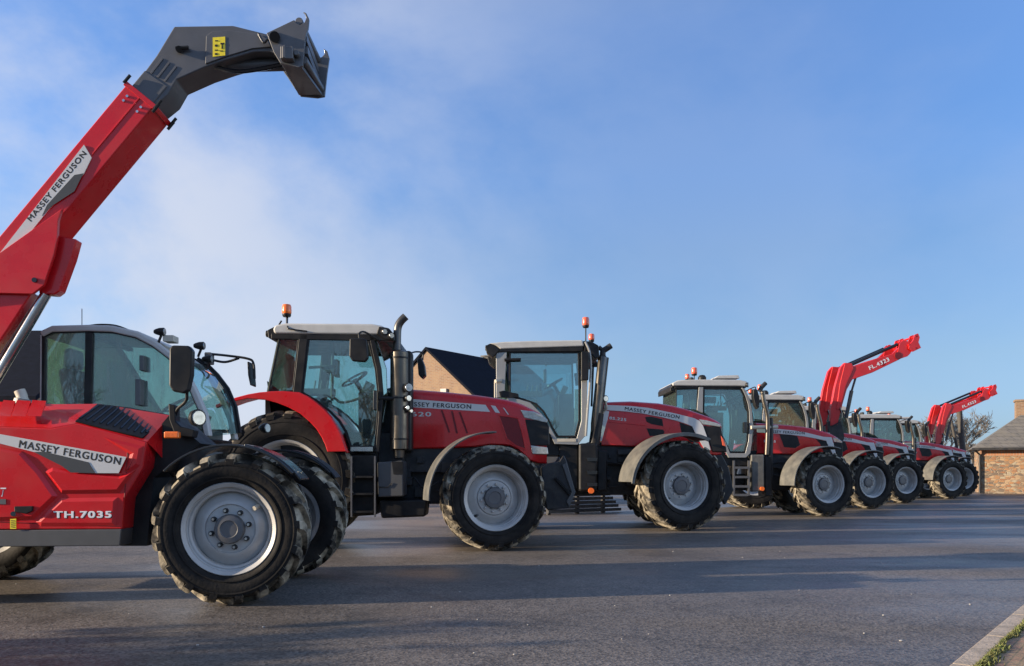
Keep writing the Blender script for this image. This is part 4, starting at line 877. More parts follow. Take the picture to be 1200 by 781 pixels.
# ------------------------------------------------------------------ first tractor: older type, upright exhaust
def cab_sides(v, o, poly, px_w, w0, w1, door_w=0.04, glass=GL, framem=BLK, handle=None, name='door'):
    """door or window ring with its pane on the right side and the same on the left side"""
    P_ = v.PL(poly, px_w); res = []
    for (a, b_, nm) in ((w0, w0+0.05, name), (w1-0.05, w1, name)):
        b = NB(); q = add_ring(b, P_, door_w, a, b_); f = link(nm, b, framem, o, bevel=0.005)
        b = NB(); add_plate(b, q, a+0.02, a+0.027); link('pane', b, glass, f); res.append(f)
    return P_, res
def tractor_one():
    v = Veh('tractor', -0.26, 11.4, 1, 'older red tractor with thick upright exhaust and orange beacon, second vehicle from the left', 'tractor'); o = v.o
    RF, RRe = 0.715, 0.96; wc = 1.18
    steer(wheel(o, 0, 0, RF, 0.50, 0.43, 20, 1, disc=0.17, hubr=0.145, boltr=0.185, nb=10), 0, 0.25, 14)
    steer(wheel(o, 0, 2*wc, RF, 0.50, 0.43, 20, -1, disc=0.17, hubr=0.145, boltr=0.185, nb=10), 0, 2*wc-0.25, 14)
    wheel(o, -2.85, 0.33, RRe, 0.62, 0.53, 22, 1, disc=0.2, hubr=0.16, boltr=0.2, nb=10)
    wheel(o, -2.85, 2*wc-0.33, RRe, 0.62, 0.53, 22, -1, disc=0.2, hubr=0.16, boltr=0.2, nb=10)
    # bonnet
    hw0 = 0.76; hw = wc-hw0
    st = []
    for (x, yb, yt) in ((466, 526, 457.0), (484, 526, 457.2), (522, 525.5, 460), (556, 524, 463.5), (575, 521.5, 466), (590, 522, 468.3), (598, 523, 470), (607, 527, 472.5), (614, 533, 475), (622, 540.5, 479), (632, 543, 484), (641, 543.5, 491)):
        u, zb = v.P(x, yb, hw0); _, zt = v.P(x, yt, 0.95); k = 1.0 if x < 630 else (0.97 if x < 640 else 0.90)
        st.append((u, zb, zt, hw*k, 0.16, 0.10))
    b = NB(); loft(b, st, wc); hood = link('bonnet', b, RED, o, ang=45)
    # black grille and lamps wrap round the nose
    gy = [(614.5, 491), (641.5, 494), (643.6, 500), (644, 522.5), (621.5, 523)]
    gp = v.PL(gy, hw0); b = NB(); add_plate(b, gp, hw0-0.006, 2*wc-hw0+0.006); link('grille', b, BLK, hood, bevel=0.02)
    for sgn in (0, 1):
        for (nm, poly) in (('headlight', [(609.5, 480.5), (626, 482.5), (636, 487), (642, 492.5), (641, 496), (614.5, 490)]), ('lower_headlight', [(621.5, 522), (641.5, 524.5), (642.6, 532.8), (624, 532.5)])):
            b = NB(); a0 = hw0-0.014 if sgn == 0 else 2*wc-hw0-0.2
            add_plate(b, v.PL(poly, hw0), a0, a0+0.214); link(nm, b, LAMP, hood, bevel=0.012)
    wdk = hw0-0.002
    plate(v, 'silver_decal', [(466, 466.5), (484, 468), (569, 474.7), (574.5, 483), (484, 477.5), (466, 476.5)], wdk, wdk-0.003, wdk, DECAL, hood, 0)
    plate(v, 'silver_decal', [(575, 475.2), (580.5, 476), (586, 484.3), (580.5, 483.6)], wdk, wdk-0.003, wdk, DECAL, hood, 0)
    plate(v, 'silver_decal', [(589.3, 478), (591, 478.3), (596.6, 486.3), (595, 486)], wdk, wdk-0.003, wdk, DECAL, hood, 0)
    lettering('MASSEY FERGUSON', v.P(472.5, 475.9, wdk), v.P(552, 479.3, wdk), 0.060, wdk-0.0036, INK, hood, bold=0.028)
    lettering('7620', v.P(474, 488.2, wdk), v.P(505, 488.2, wdk), 0.062, wdk-0.001, DECAL, hood, bold=0.02)
    for (a, c) in (((516.5, 481), (525.5, 507)), ((528.5, 482), (534.5, 508)), ((537.5, 483), (546.5, 508))):
        plate(v, 'slot', [a, (a[0]+2.2, a[1]), (c[0]+2.2, c[1]), c], hw0, hw0-0.004, hw0-0.001, DRED, hood, 0)
        plate(v, 'slot_lip', [(a[0]+2.2, a[1]), (a[0]+3.0, a[1]), (c[0]+3.0, c[1]), (c[0]+2.2, c[1])], hw0, hw0-0.009, hw0-0.001, RED, hood, 0)
    plate(v, 'side_grille', [(584.5, 487), (606.5, 490.5), (611, 507), (615.3, 525.5), (605, 522), (594.5, 514)], hw0, hw0-0.004, hw0-0.001, DRED, hood, 0)
    b = NB(); add_ring(b, v.PL([(583.5, 486), (607.3, 489.7), (612.5, 507), (617, 528), (604, 523.5), (593.5, 515)], hw0), 0.016, hw0-0.010, hw0-0.001); link('trim', b, RED, hood, bevel=0.003)
    b = NB(); add_plate(b, v.PL([(463, 457), (466, 457), (466, 527), (463, 527)], hw0), hw0+0.0, 2*wc-hw0); link('bonnet_seal', b, BLK, hood)
    engine_bay(o, st[0][0], st[-2][0]-0.1, 0.55, 1.36, wc, 0.42, 5)
    b = NB(); add_plate(b, v.PL([(442, 470), (452, 462), (466, 459), (466, 530), (440, 532)], hw0), hw0-0.05, 2*wc-hw0+0.05); link('cowl', b, BLK, hood, bevel=0.02)
    b = NB(); add_tube(b, [(0, 0.35, RF), (0, 2*wc-0.35, RF)], 0.12, 14); add_b(b, -0.25, 0.3, 0.8, 1.56, 0.55, 0.95); add_b(b, -3.0, 0.3, 0.95, 1.41, 0.6, 0.95); add_tube(b, [(-2.85, 0.3, RRe), (-2.85, 2*wc-0.3, RRe)], 0.18, 14); add_b(b, -3.5, -2.0, 0.8, 1.56, 0.5, 1.1); add_b(b, -2.4, st[0][0]+0.1, 0.62, 1.74, 0.75, 1.62); link('chassis', b, CHAS, o, bevel=0.02)
    # front mudguards: curved grey sheets behind and over the tyres
    for (a, c) in ((0.02, 0.46), (2*wc-0.46, 2*wc-0.02)):
        b = NB(); add_sheet(b, arc(-0.03, RF, RF+0.17, 88, 182, 22), a, c, 0.022); add_tube(b, curve([(-0.1, c if a < 1 else a, RF+0.16), (-0.15, c if a < 1 else a, RF-0.05), (-0.1, (c+0.2) if a < 1 else a-0.2, RF-0.1)], 5), 0.025, 8)
        steer(link('front_mudguard', b, GREYF, o, bevel=0.007), 0, 0.25 if a < 1 else 2*wc-0.25, 14)
    # rear fenders (red)
    cw0, cw1 = 0.36, 2*wc-0.36
    fo = [(277, 466), (291, 462.3), (304.6, 460), (318, 459), (332, 458.6), (351, 460), (361, 464.5), (370, 471), (380, 479.5), (387.6, 488), (394, 498), (399.7, 509), (406.6, 529.5)]
    fi = [(384, 530), (381, 521), (377, 512.5), (371, 503), (363, 494.5), (352, 485), (339, 478), (325, 472.5), (311.5, 469), (291, 467.5), (277, 470.5)]
    FO, FI = v.PL(fo, 0.28), v.PL(fi, 0.28)
    back = FO[0]; FO = [(back[0]-0.28, back[1]-0.10)]+FO; FI = FI+[(back[0]-0.27, back[1]-0.15)]
    for s in (0, 1):
        b = NB(); a0, a1 = (0.26, 0.32) if s == 0 else (2*wc-0.32, 2*wc-0.26)
        add_plate(b, (FO+FI) if s == 0 else (FO[3:]+FI[:-2]), a0, a1)
        c0_, c1_ = (0.31, 0.80) if s == 0 else (2*wc-0.80, 2*wc-0.31)
        add_sheet(b, [(p[0]-0.004, p[1]-0.015) for p in (FO if s == 0 else FO[3:])], c0_, c1_, 0.03)
        link('rear_fender', b, RED, o, bevel=0.012)
    # cab
    pil = BLK
    dpoly = [(360, 393), (432, 393), (437, 412), (442, 433), (445, 462), (444.6, 489), (441, 526), (410, 525), (404, 507), (396, 494), (384, 482), (370, 471), (352, 461)]
    P_, dr = cab_sides(v, o, dpoly, cw0, cw0, cw1, 0.035)
    b = NB(); add_plate(b, v.PL([(438, 458), (442, 458), (442, 481), (437.5, 481)], cw0), cw0-0.05, cw0-0.01); link('door_handle', b, BLKS, dr[0], bevel=0.01)
    b = NB(); add_plate(b, v.PL([(411, 524), (437, 524), (437, 529), (411, 529)], cw0), cw0-0.01, cw0+0.1); link('door_sill', b, CHR, o)
    rpoly = [(327, 393), (351, 393), (344, 459), (313, 461)]
    cab_sides(v, o, rpoly, cw0, cw0, cw1, 0.022, name='rear_quarter_window')
    b = NB()
    for (a0, a1) in ((cw0-0.01, cw0+0.07), (cw1-0.07, cw1+0.01)):
        add_plate(b, v.PL([(351, 392), (361, 392), (353, 463), (343.5, 461)], cw0), a0, a1)
        add_plate(b, v.PL([(432, 392), (438, 394), (446.5, 432), (449, 462), (447, 495), (444, 530), (440, 530), (443.5, 489), (444, 462), (441, 433)], cw0), a0, a1)
        add_plate(b, v.PL([(318, 391), (460, 393), (462, 400), (318, 397.5)], cw0), a0, a1)
    add_plate(b, v.PL([(322, 391), (460, 393), (460, 397), (322, 396)], cw0), cw0, cw1)
    zf = v.P(441, 530, cw0); zr_ = v.P(313, 461, cw0)
    add_plate(b, [(zr_[0], zr_[1]-0.02), (zr_[0]+0.03, zr_[1]-0.25), (zf[0], zf[1]), (zf[0], zf[1]-0.16), (zr_[0]+0.2, zf[1]-0.16)], cw0+0.12, cw1-0.12)
    cf = link('cab_frame', b, pil, o, bevel=0.008)
    b = NB(); ws = v.PL([(438, 396), (447, 432), (449.5, 462), (447, 495)], cw0); ws = [(p[0]+0.16*math.sin(i*1.0), p[1]) for i, p in enumerate(ws)]
    add_sheet(b, [v.P(440, 395, cw0), (v.P(449, 432, cw0)[0]+0.04, v.P(449, 432, cw0)[1]), (v.P(450, 462, cw0)[0]+0.04, v.P(450, 462, cw0)[1]), v.P(448, 495, cw0)], cw0+0.03, cw1-0.03, 0.008); link('windshield', b, GL, cf)
    b = NB(); add_sheet(b, v.PL([(326, 394), (312, 461)], cw0), cw0+0.02, cw1-0.02, 0.008); link('rear_window', b, GL, cf)
    b = NB(); rp = v.PL([(322, 391.5), (320, 386), (323, 381.5), (334, 379.3), (436, 380), (447, 382), (456, 386.5), (460, 393)], cw0); add_plate(b, rp, cw0-0.03, cw1+0.03); link('roof', b, ROOF, o, bevel=0.03, seg=3)
    b = NB(); add_plate(b, v.PL([(313, 387), (321, 383), (324, 392), (330, 397), (322, 400), (314, 396)], cw0), cw0, cw1); link('rear_lamp_housing', b, BLK, cf, bevel=0.015)
    for w in (cw0+0.06, cw1-0.06): worklight(cf, v.P3(314.5, 391.5, w), 0.045, (-1, 0, 0))
    b = NB(); add_plate(b, v.PL([(444, 383), (456, 385), (462, 392), (463, 400), (450, 398), (441, 392)], cw0), cw0-0.04, cw1+0.04); link('front_lamp_housing', b, BLK, cf, bevel=0.02)
    for (x, y) in ((450, 389), (458, 393.5)): worklight(cf, v.P3(x, y, cw0-0.05), 0.04, (0.55, -0.8, -0.1))
    beacon(o, v.P3(336, 370, cw0+0.1), 0.15, 0.066, 0.11)
    b = NB(); add_tube(b, [v.P3(327, 381, cw0), v.P3(330, 376, cw0)], 0.012, 6); add_tube(b, curve([v.P3(337, 372, cw0+0.1), v.P3(337, 384, cw0-0.04), v.P3(341, 386, cw0-0.05), v.P3(360, 388.5, cw0-0.04)], 4), 0.010, 6); link('cable', b, BLKS, cf)
    seat_and_wheel(o, v.P(366, 450, wc)[0], v.P(383, 478, wc)[1], wc)
    b = NB(); add_tube(b, [v.P3(390, 396, cw0+0.25), v.P3(389, 470, cw0+0.3)], 0.022, 8); add_tube(b, [v.P3(362, 431, cw0+0.2), v.P3(395, 429, cw0+0.2)], 0.02, 8); add_b(b, *sum([[v.P(386, 430, cw0+0.25)[0]-0.08, v.P(386, 430, cw0+0.25)[0]+0.1]], []), cw0+0.2, cw0+0.32, v.P(386, 434, cw0+0.25)[1]-0.03, v.P(386, 434, cw0+0.25)[1]+0.06)
    add_tube(b, curve([v.P3(366, 462, cw0+0.25), v.P3(390, 466, cw0+0.3), v.P3(402, 472, cw0+0.3), v.P3(432, 464, cw0+0.3)], 5), 0.018, 8); link('grab_rail', b, INTER, cf)
    b = NB(); add_tube(b, curve([v.P3(331, 412, 1.9), v.P3(340, 425, 1.9), v.P3(334, 448, 1.9), v.P3(328, 440, 1.9), v.P3(331, 412, 1.9)], 5), 0.014, 6); link('cab_cable', b, BLKS, cf)
    # upright exhaust
    ex = 0.50; b = NB(); c = v.P(468, 460, ex); s_ = 0.126
    zt, zb = v.P(468, 411, ex)[1], v.P(468, 528, ex)[1]
    add_tube(b, [(c[0], ex, zb-0.1), (c[0], ex, zb), (c[0], ex, zb+0.02), (c[0], ex, zt-0.03), (c[0], ex, zt)], [s_*0.55, s_*0.6, s_, s_, s_*0.6], 28)
    exo = link('exhaust', b, EXH, o, ang=50)
    b = NB(); u1 = v.P(465.5, 400, ex)[0]; add_tube(b, curve([(u1, ex, zt-0.02), (u1, ex, v.P(466, 393, ex)[1]), (u1+0.012, ex, v.P(466, 383, ex)[1]), v.P3(470, 376.5, ex), v.P3(475.5, 371, ex)], 6), 0.055, 18); link('exhaust_pipe', b, mat('sooty_pipe', (0.10, 0.095, 0.09), 0.4, metal=0.7, var=0.3), exo)
    b = NB()
    for yy in (467, 420, 515): add_tube(b, [(c[0], ex, v.P(468, yy, ex)[1]-0.012), (c[0], ex, v.P(468, yy, ex)[1]+0.012)], s_+0.006, 28)
    add_tube(b, [v.P3(444, 467, cw0), v.P3(458, 467, ex-0.1), v.P3(480, 467, ex)], 0.028, 10); link('exhaust_clamp', b, BLK, exo)
    b = NB(); a_ = v.P(479, 412, ex+0.12); z2 = v.P(479, 530, ex+0.12)[1]; add_b(b, c[0]+0.02, c[0]+0.17, ex+0.03, ex+0.30, z2, a_[1]); link('air_intake', b, BLK, o, bevel=0.04)
    worklight(o, v.P3(478.5, 454.5, ex-0.12), 0.062, (0.45, -0.85, 0)); 
    worklight(o, v.P3(478, 467, ex-0.10), 0.045, (0.6, -0.75, 0)); worklight(o, v.P3(476.5, 478, ex-0.10), 0.032, (0.6, -0.75, 0)); worklight(o, v.P3(481, 482, ex-0.10), 0.026, (0.6, -0.75, 0))
    # mirrors
    mirror(o, v.PL([(410, 397), (425, 396.5), (430.5, 399), (431.5, 420), (428, 424.5), (413, 423.5), (409.5, 418)], 0.05), 0.02, 0.12, [[v.P3(421, 397, 0.08), v.P3(421, 391, 0.1), v.P3(428, 389.5, 0.2), v.P3(445, 400, cw0)]])
    mirror(o, v.PL([(489, 421), (494, 419), (497.5, 428), (499, 440), (495, 444), (490.5, 440)], 2.15), 2.12, 2.34, [[v.P3(481, 414, 1.9), v.P3(488, 412.5, 2.1), v.P3(495, 414, 2.2), v.P3(495.5, 422, 2.2)]])
    # steps, fuel tank, battery box
    b = NB(); add_plate(b, v.PL([(442, 542), (472, 540), (473, 582), (443, 583)], 0.32), 0.32, 0.8); bx = link('battery_box', b, SKIRT, o, bevel=0.02)
    b = NB(); add_plate(b, v.PL([(459, 541), (472, 541), (472, 556), (461, 556)], 0.3), 0.312, 0.34); add_tube(b, [v.P3(444, 571, 0.31), v.P3(455, 571, 0.31), v.P3(459, 566, 0.31)], 0.006, 5); link('latch', b, BLK, bx)
    b = NB(); add_plate(b, v.PL([(398, 532), (441, 532), (441, 604), (412, 606), (404, 580)], 0.36), 0.42, 0.9); link('fuel_tank', b, BLK, o, bevel=0.04)
    for yy in (558, 578, 599):
        b = NB(); add_plate(b, v.PL([(412, yy), (437, yy), (437, yy+2.5), (412, yy+2.5)], 0.3), 0.29, 0.45); link('step', b, BLK, o, bevel=0.005)
    b = NB()
    for xx in (411, 438.5): add_plate(b, v.PL([(xx, 535), (xx+1.8, 535), (xx+1.8, 606), (xx, 606)], 0.3), 0.28, 0.32)
    link('step_frame', b, HUB, o)
    b = NB(); add_plate(b, v.PL([(443, 586), (500, 586), (498, 606), (446, 608)], 0.4), 0.45, 1.0); link('side_tank', b, BLK, o, bevel=0.03)
    # front linkage
    for w in (0.62, 1.58):
        b = NB(); add_plate(b, v.PL([(634, 548), (643, 543), (656, 541), (661, 533.5), (664, 540), (674.5, 577), (672, 583), (667, 596), (655, 597), (641, 598), (636, 575)], 0.62), w, w+0.16); link('front_linkage', b, CHAS, o, bevel=0.02)
    b = NB(); add_plate(b, v.PL([(628, 545), (645, 548), (650, 575), (640, 592), (628, 585)], 0.7), 0.78, 1.58); add_tube(b, [v.P3(650, 560, 0.6), v.P3(668, 580, 0.6)], 0.03, 8); link('front_support', b, CHAS, o, bevel=0.02)
    b = NB(); add_plate(b, v.PL([(659, 545), (664, 543), (674.5, 577), (667, 594), (664, 588), (670, 577)], 0.58), 0.585, 0.615); link('linkage_edge', b, SKIRT, o, bevel=0.004)
tractor_one()

# ------------------------------------------------------------------ second tractor: large, bonnet set apart from the silver framed cab
def tractor_two():
    v = Veh('tractor', 3.05, 15.2, 0, 'large red tractor with silver cab frame and slanted exhaust, third vehicle from the left', 'tractor'); o = v.o
    RF, RRe = 0.815, 0.96; wc = 1.28; W2 = 2*wc
    for (w, g) in ((0, 1), (W2, -1)):
        steer(wheel(o, 0, w, RF, 0.58, 0.43, 20, g, disc=0.25, hubr=0.165, boltr=0.205, nb=10), 0, w+g*0.25, 17)
        wheel(o, -3.32, w+g*0.36, RRe, 0.68, 0.53, 22, g, disc=0.22, hubr=0.17, boltr=0.21, nb=10)
    h0 = 0.80; hw = wc-h0
    st = []
    for (x, yb, yt) in ((705, 522.5, 471.8), (712, 522.5, 471.6), (740, 523.7, 470.8), (773, 524, 473), (790, 524, 476), (806, 526, 479.8), (820, 530, 484.5), (833, 533, 489), (841, 534, 492.5), (846, 533, 496)):
        u, zb = v.P(x, yb, h0); _, zt = v.P(x, yt, 1.0); k = 1.0 if x < 825 else (0.98 if x < 838 else 0.92)
        st.append((u, zb, zt, hw*k, 0.18, 0.10))
    b = NB(); loft(b, st, wc); hood = link('bonnet', b, RED, o, ang=45)
    q = h0-0.002
    def S(pts): return [(700+x/7.5, 465+y/7.5) for x, y in pts]
    plate(v, 'silver_panel', S([(60, 74), (140, 76), (300, 84), (450, 100), (700, 152), (850, 190), (900, 215), (930, 260), (965, 360), (995, 470), (955, 488), (915, 420), (870, 340), (832, 262), (780, 240), (700, 214), (560, 180), (400, 150), (250, 132), (150, 125), (60, 118)]), h0, h0-0.014, h0-0.002, DECAL, hood, 0.004)
    plate(v, 'rear_strip', S([(52, 118), (104, 130), (92, 190), (38, 392), (18, 388), (40, 240)]), h0, h0-0.012, h0, DECAL, hood, 0.004)
    lettering('MASSEY FERGUSON', v.P(732, 480.8, q), v.P(795.7, 491.2, q), 0.062, h0-0.0146, INK, hood, bold=0.028)
    lettering('8S.225', v.P(714, 491.5, q), v.P(733.5, 493.8, q), 0.05, h0-0.003, DECAL, hood, bold=0.03)
    plate(v, 'vent', S([(420, 180), (470, 176), (570, 198), (580, 262), (470, 240), (432, 220)]), h0, h0-0.006, h0+0.01, BLK, hood, 0.003)
    plate(v, 'vent', S([(432, 278), (580, 290), (592, 318), (560, 345), (460, 345)]), h0, h0-0.006, h0+0.01, BLK, hood, 0.003)
    plate(v, 'vent', S([(722, 228), (832, 262), (868, 340), (900, 400), (820, 400), (740, 320)]), h0, h0-0.005, h0+0.01, BLK, hood, 0.003)
    b = NB(); add_tube(b, v and [v.P3(*S([(90, 222)])[0], h0-0.003), v.P3(*S([(430, 256)])[0], h0-0.003)], 0.006, 6); link('crease', b, RED, hood)
    b = NB(); add_plate(b, v.PL(S([(922, 252), (1086, 268), (1100, 330), (1130, 420), (1140, 490), (1010, 485)]), h0), h0-0.004, W2-h0+0.004); link('grille', b, BLK, hood, bevel=0.02)
    for a0 in (h0-0.012, W2-h0-0.2):
        b = NB(); add_plate(b, v.PL(S([(890, 198), (960, 208), (1050, 232), (1090, 250), (1080, 268), (925, 246)]), h0), a0, a0+0.212); link('headlight', b, LAMP, hood, bevel=0.012)
    plate(v, 'side_reflector', S([(610, 360), (720, 352), (735, 385), (640, 395)]), h0+0.02, h0-0.02, h0+0.05, RED, hood, 0.006)
    plate(v, 'nose_cheek', S([(1085, 345), (1105, 370), (1130, 440), (1100, 430)]), h0, h0-0.012, h0+0.05, REDL, hood, 0.006)
    engine_bay(o, st[0][0]-0.25, st[-1][0]-0.15, 0.6, 1.50, wc, 0.46, 9)
    b = NB(); add_tube(b, [(0, 0.4, RF), (0, W2-0.4, RF)], 0.14, 14); add_b(b, -3.2, 0.4, 1.03, 1.53, 0.62, 1.0); add_b(b, -0.3, 0.3, 0.85, 1.7, 0.6, 1.0); add_tube(b, [(-3.32, 0.4, RRe), (-3.32, W2-0.4, RRe)], 0.2, 14); add_b(b, -3.8, -2.3, 0.9, 1.66, 0.55, 1.2); link('chassis', b, CHAS, o, bevel=0.02)
    for (a, c) in ((-0.02, 0.60), (W2-0.60, W2+0.02)):
        b = NB(); add_sheet(b, arc(-0.02, RF, RF+0.22, 62, 176, 26, RF+0.12), a, c, 0.03)
        ln = arc(-0.02, RF, RF+0.225, 64, 176, 20, RF+0.125)
        add_sheet(b, [(p[0]*1.0, p[1]-0.03) for p in ln], a, a+0.03, 0.06); steer(link('front_mudguard', b, GREYF, o, bevel=0.01), 0, 0.25 if a < 1 else W2-0.25, 17)
    # rear fenders
    cw0, cw1 = 0.42, W2-0.42
    for s in (0, 1):
        a, c = (0.32, 1.0) if s == 0 else (W2-1.0, W2-0.32)
        b = NB(); add_sheet(b, arc(-3.32, RRe, RRe+0.08, 50, 150, 20), a, c, 0.035); link('rear_fender', b, RED, o, bevel=0.01)
    # cab
    def K(pts): return [(560+x/4.88, 370+y/4.88) for x, y in pts]
    win = K([(178, 205), (582, 205), (586, 400), (586, 600), (562, 697), (455, 697), (425, 650), (400, 600), (370, 550), (330, 510), (260, 485), (178, 462)])
    P_, dr = cab_sides(v, o, win, cw0, cw0, cw1, 0.035, glass=GLR)
    b = NB()
    for (a0, a1) in ((cw0-0.012, cw0+0.06), (cw1-0.06, cw1+0.012)):
        add_plate(b, v.PL(K([(104, 215), (166, 205), (160, 300), (152, 462), (106, 472)]), cw0), a0, a1)
        add_plate(b, v.PL(K([(166, 462), (240, 480), (300, 498), (372, 570), (425, 660), (452, 705), (565, 703), (592, 600), (592, 372), (626, 372), (622, 600), (612, 690), (570, 740), (440, 735), (400, 650), (350, 590), (280, 520), (166, 482)]), cw0), a0, a1)
    pp = v.P(*K([(606, 215)])[0], cw0); add_b(b, pp[0]-0.02, pp[0]+0.02, cw0, cw1, pp[1]-0.02, pp[1]+0.02)
    sf = link('cab_frame', b, SILV, o, bevel=0.008)
    b = NB()
    for (a0, a1) in ((cw0-0.03, cw0+0.05), (cw1-0.05, cw1+0.03)):
        add_plate(b, v.PL(K([(120, 192), (300, 186), (600, 176), (600, 206), (120, 210)]), cw0), a0, a1)
    add_plate(b, v.PL(K([(130, 190), (600, 176), (610, 196), (130, 204)]), cw0), cw0, cw1)
    add_plate(b, v.PL(K([(106, 470), (166, 480), (280, 520), (350, 590), (400, 650), (440, 735), (600, 735), (600, 800), (360, 800), (106, 640)]), cw0), cw0+0.12, cw1-0.12)
    link('cab_body', b, BLK, o, bevel=0.01)
    b = NB(); add_plate(b, v.PL(K([(455, 704), (560, 704), (560, 722), (455, 722)]), cw0), cw0-0.02, cw0-0.012); link('door_sill', b, CREAM, sf)
    b = NB(); add_sheet(b, v.PL(K([(600, 195), (618, 380), (616, 690)]), cw0), cw0+0.04, cw1-0.04, 0.008); link('windshield', b, GL, sf)
    b = NB(); add_sheet(b, v.PL(K([(110, 212), (108, 470)]), cw0), cw0+0.04, cw1-0.04, 0.008); link('rear_window', b, GL, sf)
    b = NB(); add_plate(b, v.PL(K([(66, 160), (150, 152), (300, 147), (598, 142), (606, 178), (300, 188), (130, 194), (100, 172)]), cw0), cw0-0.05, cw1+0.05); link('roof', b, ROOF, o, bevel=0.03, seg=3)
    for (a0, a1) in ((cw0-0.04, cw0+0.22), (cw1-0.22, cw1+0.02)):
        b = NB(); add_plate(b, v.PL(K([(40, 176), (72, 160), (104, 174), (124, 200), (104, 226), (84, 244), (50, 214)]), cw0), a0, a1); link('rear_lamp_housing', b, BLK, sf, bevel=0.02)
    for w in (cw0+0.08, cw1-0.08): worklight(sf, v.P3(*K([(52, 186)])[0], w), 0.05, (-1, 0, 0))
    b = NB(); add_plate(b, v.PL(K([(600, 145), (650, 150), (690, 172), (696, 240), (672, 250), (640, 215), (606, 185)]), cw0), cw0-0.03, cw1+0.03); link('front_lamp_housing', b, BLK, sf, bevel=0.02)
    b = NB(); add_tube(b, curve([v.P3(*K([(615, 150)])[0], cw0-0.06), v.P3(*K([(640, 215)])[0], cw0-0.08), v.P3(*K([(645, 330)])[0], cw0-0.06), v.P3(*K([(630, 520)])[0], cw0-0.05), v.P3(*K([(618, 690)])[0], cw0-0.04)], 6), 0.022, 8); link('grab_rail', b, SILV, sf)
    b = NB(); add_tube(b, [v.P3(*K([(660, 280)])[0], cw0+0.9), v.P3(*K([(650, 520)])[0], cw0+0.9)], 0.02, 8); add_plate(b, v.PL(K([(650, 262), (682, 262), (682, 294), (650, 294)]), cw0+0.9), cw0+0.88, cw0+0.95); link('far_mirror_stay', b, BLK, sf)
    beacon(o, v.P3(*K([(617, 64)])[0], cw0+0.05), 0.17, 0.066, 0.40, REDL)
    beacon(o, v.P3(*K([(650, 146)])[0], 1.9), 0.14, 0.06, 0.10, REDL)
    mirror(o, v.PL(K([(590, 207), (632, 207), (636, 240), (632, 370), (590, 372)]), cw0-0.1), cw0-0.14, cw0-0.04, [[v.P3(*K([(612, 207)])[0], cw0-0.09), v.P3(*K([(616, 180)])[0], cw0-0.05), v.P3(*K([(640, 165)])[0], cw0+0.05)]])
    u_, z_ = v.P(*K([(300, 480)])[0], wc); seat_and_wheel(o, u_-0.18, z_-0.12, wc)
    b = NB(); add_tube(b, [v.P3(*K([(152, 254)])[0], cw0-0.03), v.P3(*K([(246, 252)])[0], cw0-0.03)], 0.03, 8); link('wiper_motor', b, BLK, dr[0])
    b = NB(); add_plate(b, v.PL(K([(120, 436), (150, 430), (230, 448), (236, 470), (130, 470)]), cw0), cw0-0.04, cw0+0.01); link('door_hinge', b, BLK, dr[0], bevel=0.01)
    b = NB(); add_tube(b, [v.P3(*K([(100, 376)])[0], cw0-0.10), v.P3(*K([(132, 372)])[0], cw0-0.02)], 0.035, 10); add_tube(b, [v.P3(*K([(98, 380)])[0], cw0-0.08), v.P3(*K([(98, 470)])[0], cw0-0.08)], 0.015, 8); link('rear_indicator', b, CREAM, sf)
    b = NB(); add_tube(b, [v.P3(*K([(562, 330)])[0], cw0+0.15), v.P3(*K([(570, 400)])[0], cw0+0.15)], 0.04, 8); link('monitor_stay', b, INTER, sf)
    # exhaust
    ex = 0.52
    b = NB(); add_tube(b, [v.P3(*K([(668, 690)])[0], ex), v.P3(*K([(672, 620)])[0], ex), v.P3(*K([(713, 240)])[0], ex), v.P3(*K([(714, 228)])[0], ex)], [0.075, 0.085, 0.085, 0.06], 20); eo = link('exhaust', b, EXH, o, ang=60)
    b = NB(); add_tube(b, [v.P3(*K([(664, 740)])[0], ex-0.0), v.P3(*K([(690, 560)])[0], ex+0.02)], 0.10, 14); add_tube(b, [v.P3(*K([(688, 600)])[0], ex+0.1), v.P3(*K([(728, 240)])[0], ex+0.1)], 0.07, 14); link('exhaust_shield', b, BLK, eo)
    b = NB(); add_tube(b, curve([v.P3(*K([(714, 236)])[0], ex), v.P3(*K([(716, 205)])[0], ex), v.P3(*K([(735, 190)])[0], ex), v.P3(*K([(762, 172)])[0], ex)], 5), 0.055, 14); add_tube(b, [v.P3(*K([(690, 180)])[0], ex), v.P3(*K([(720, 205)])[0], ex)], 0.04, 10); link('exhaust_pipe', b, CHAS, eo)
    worklight(o, v.P3(709, 467.5, 0.62), 0.06, (0.5, -0.85, 0)); b = NB(); add_tube(b, [v.P3(709, 470, 0.66), v.P3(711, 478, 0.7), v.P3(706, 484, 0.78)], 0.025, 8); link('lamp_bracket', b, CREAM, o)
    # tank with steps, battery box, orange marker
    def M(pts): return [(640+x/7.81, 520+y/7.81) for x, y in pts]
    b = NB(); add_plate(b, v.PL(M([(300, 0), (470, -10), (480, 120), (470, 250), (468, 440), (300, 440)]), 0.34), 0.34, 0.95); tk = link('fuel_tank', b, BLK, o, bevel=0.05, seg=3)
    for yy in (130, 250, 360):
        b = NB(); add_plate(b, v.PL(M([(370, yy), (468, yy), (468, yy+30), (380, yy+34)]), 0.31), 0.305, 0.345); link('step_notch', b, BLKS, tk)
    p = v.P3(*M([(413, 432)])[0], 0.3); b = NB(); add_tube(b, [(p[0], 0.28, p[2]), (p[0], 0.345, p[2])], [0.05, 0.055], 16); link('indicator', b, ORNG, tk)
    b = NB(); add_plate(b, v.PL(M([(470, 60), (560, 60), (560, 430), (470, 440)]), 0.5), 0.55, 1.1); link('side_box', b, BLK, o, bevel=0.03)
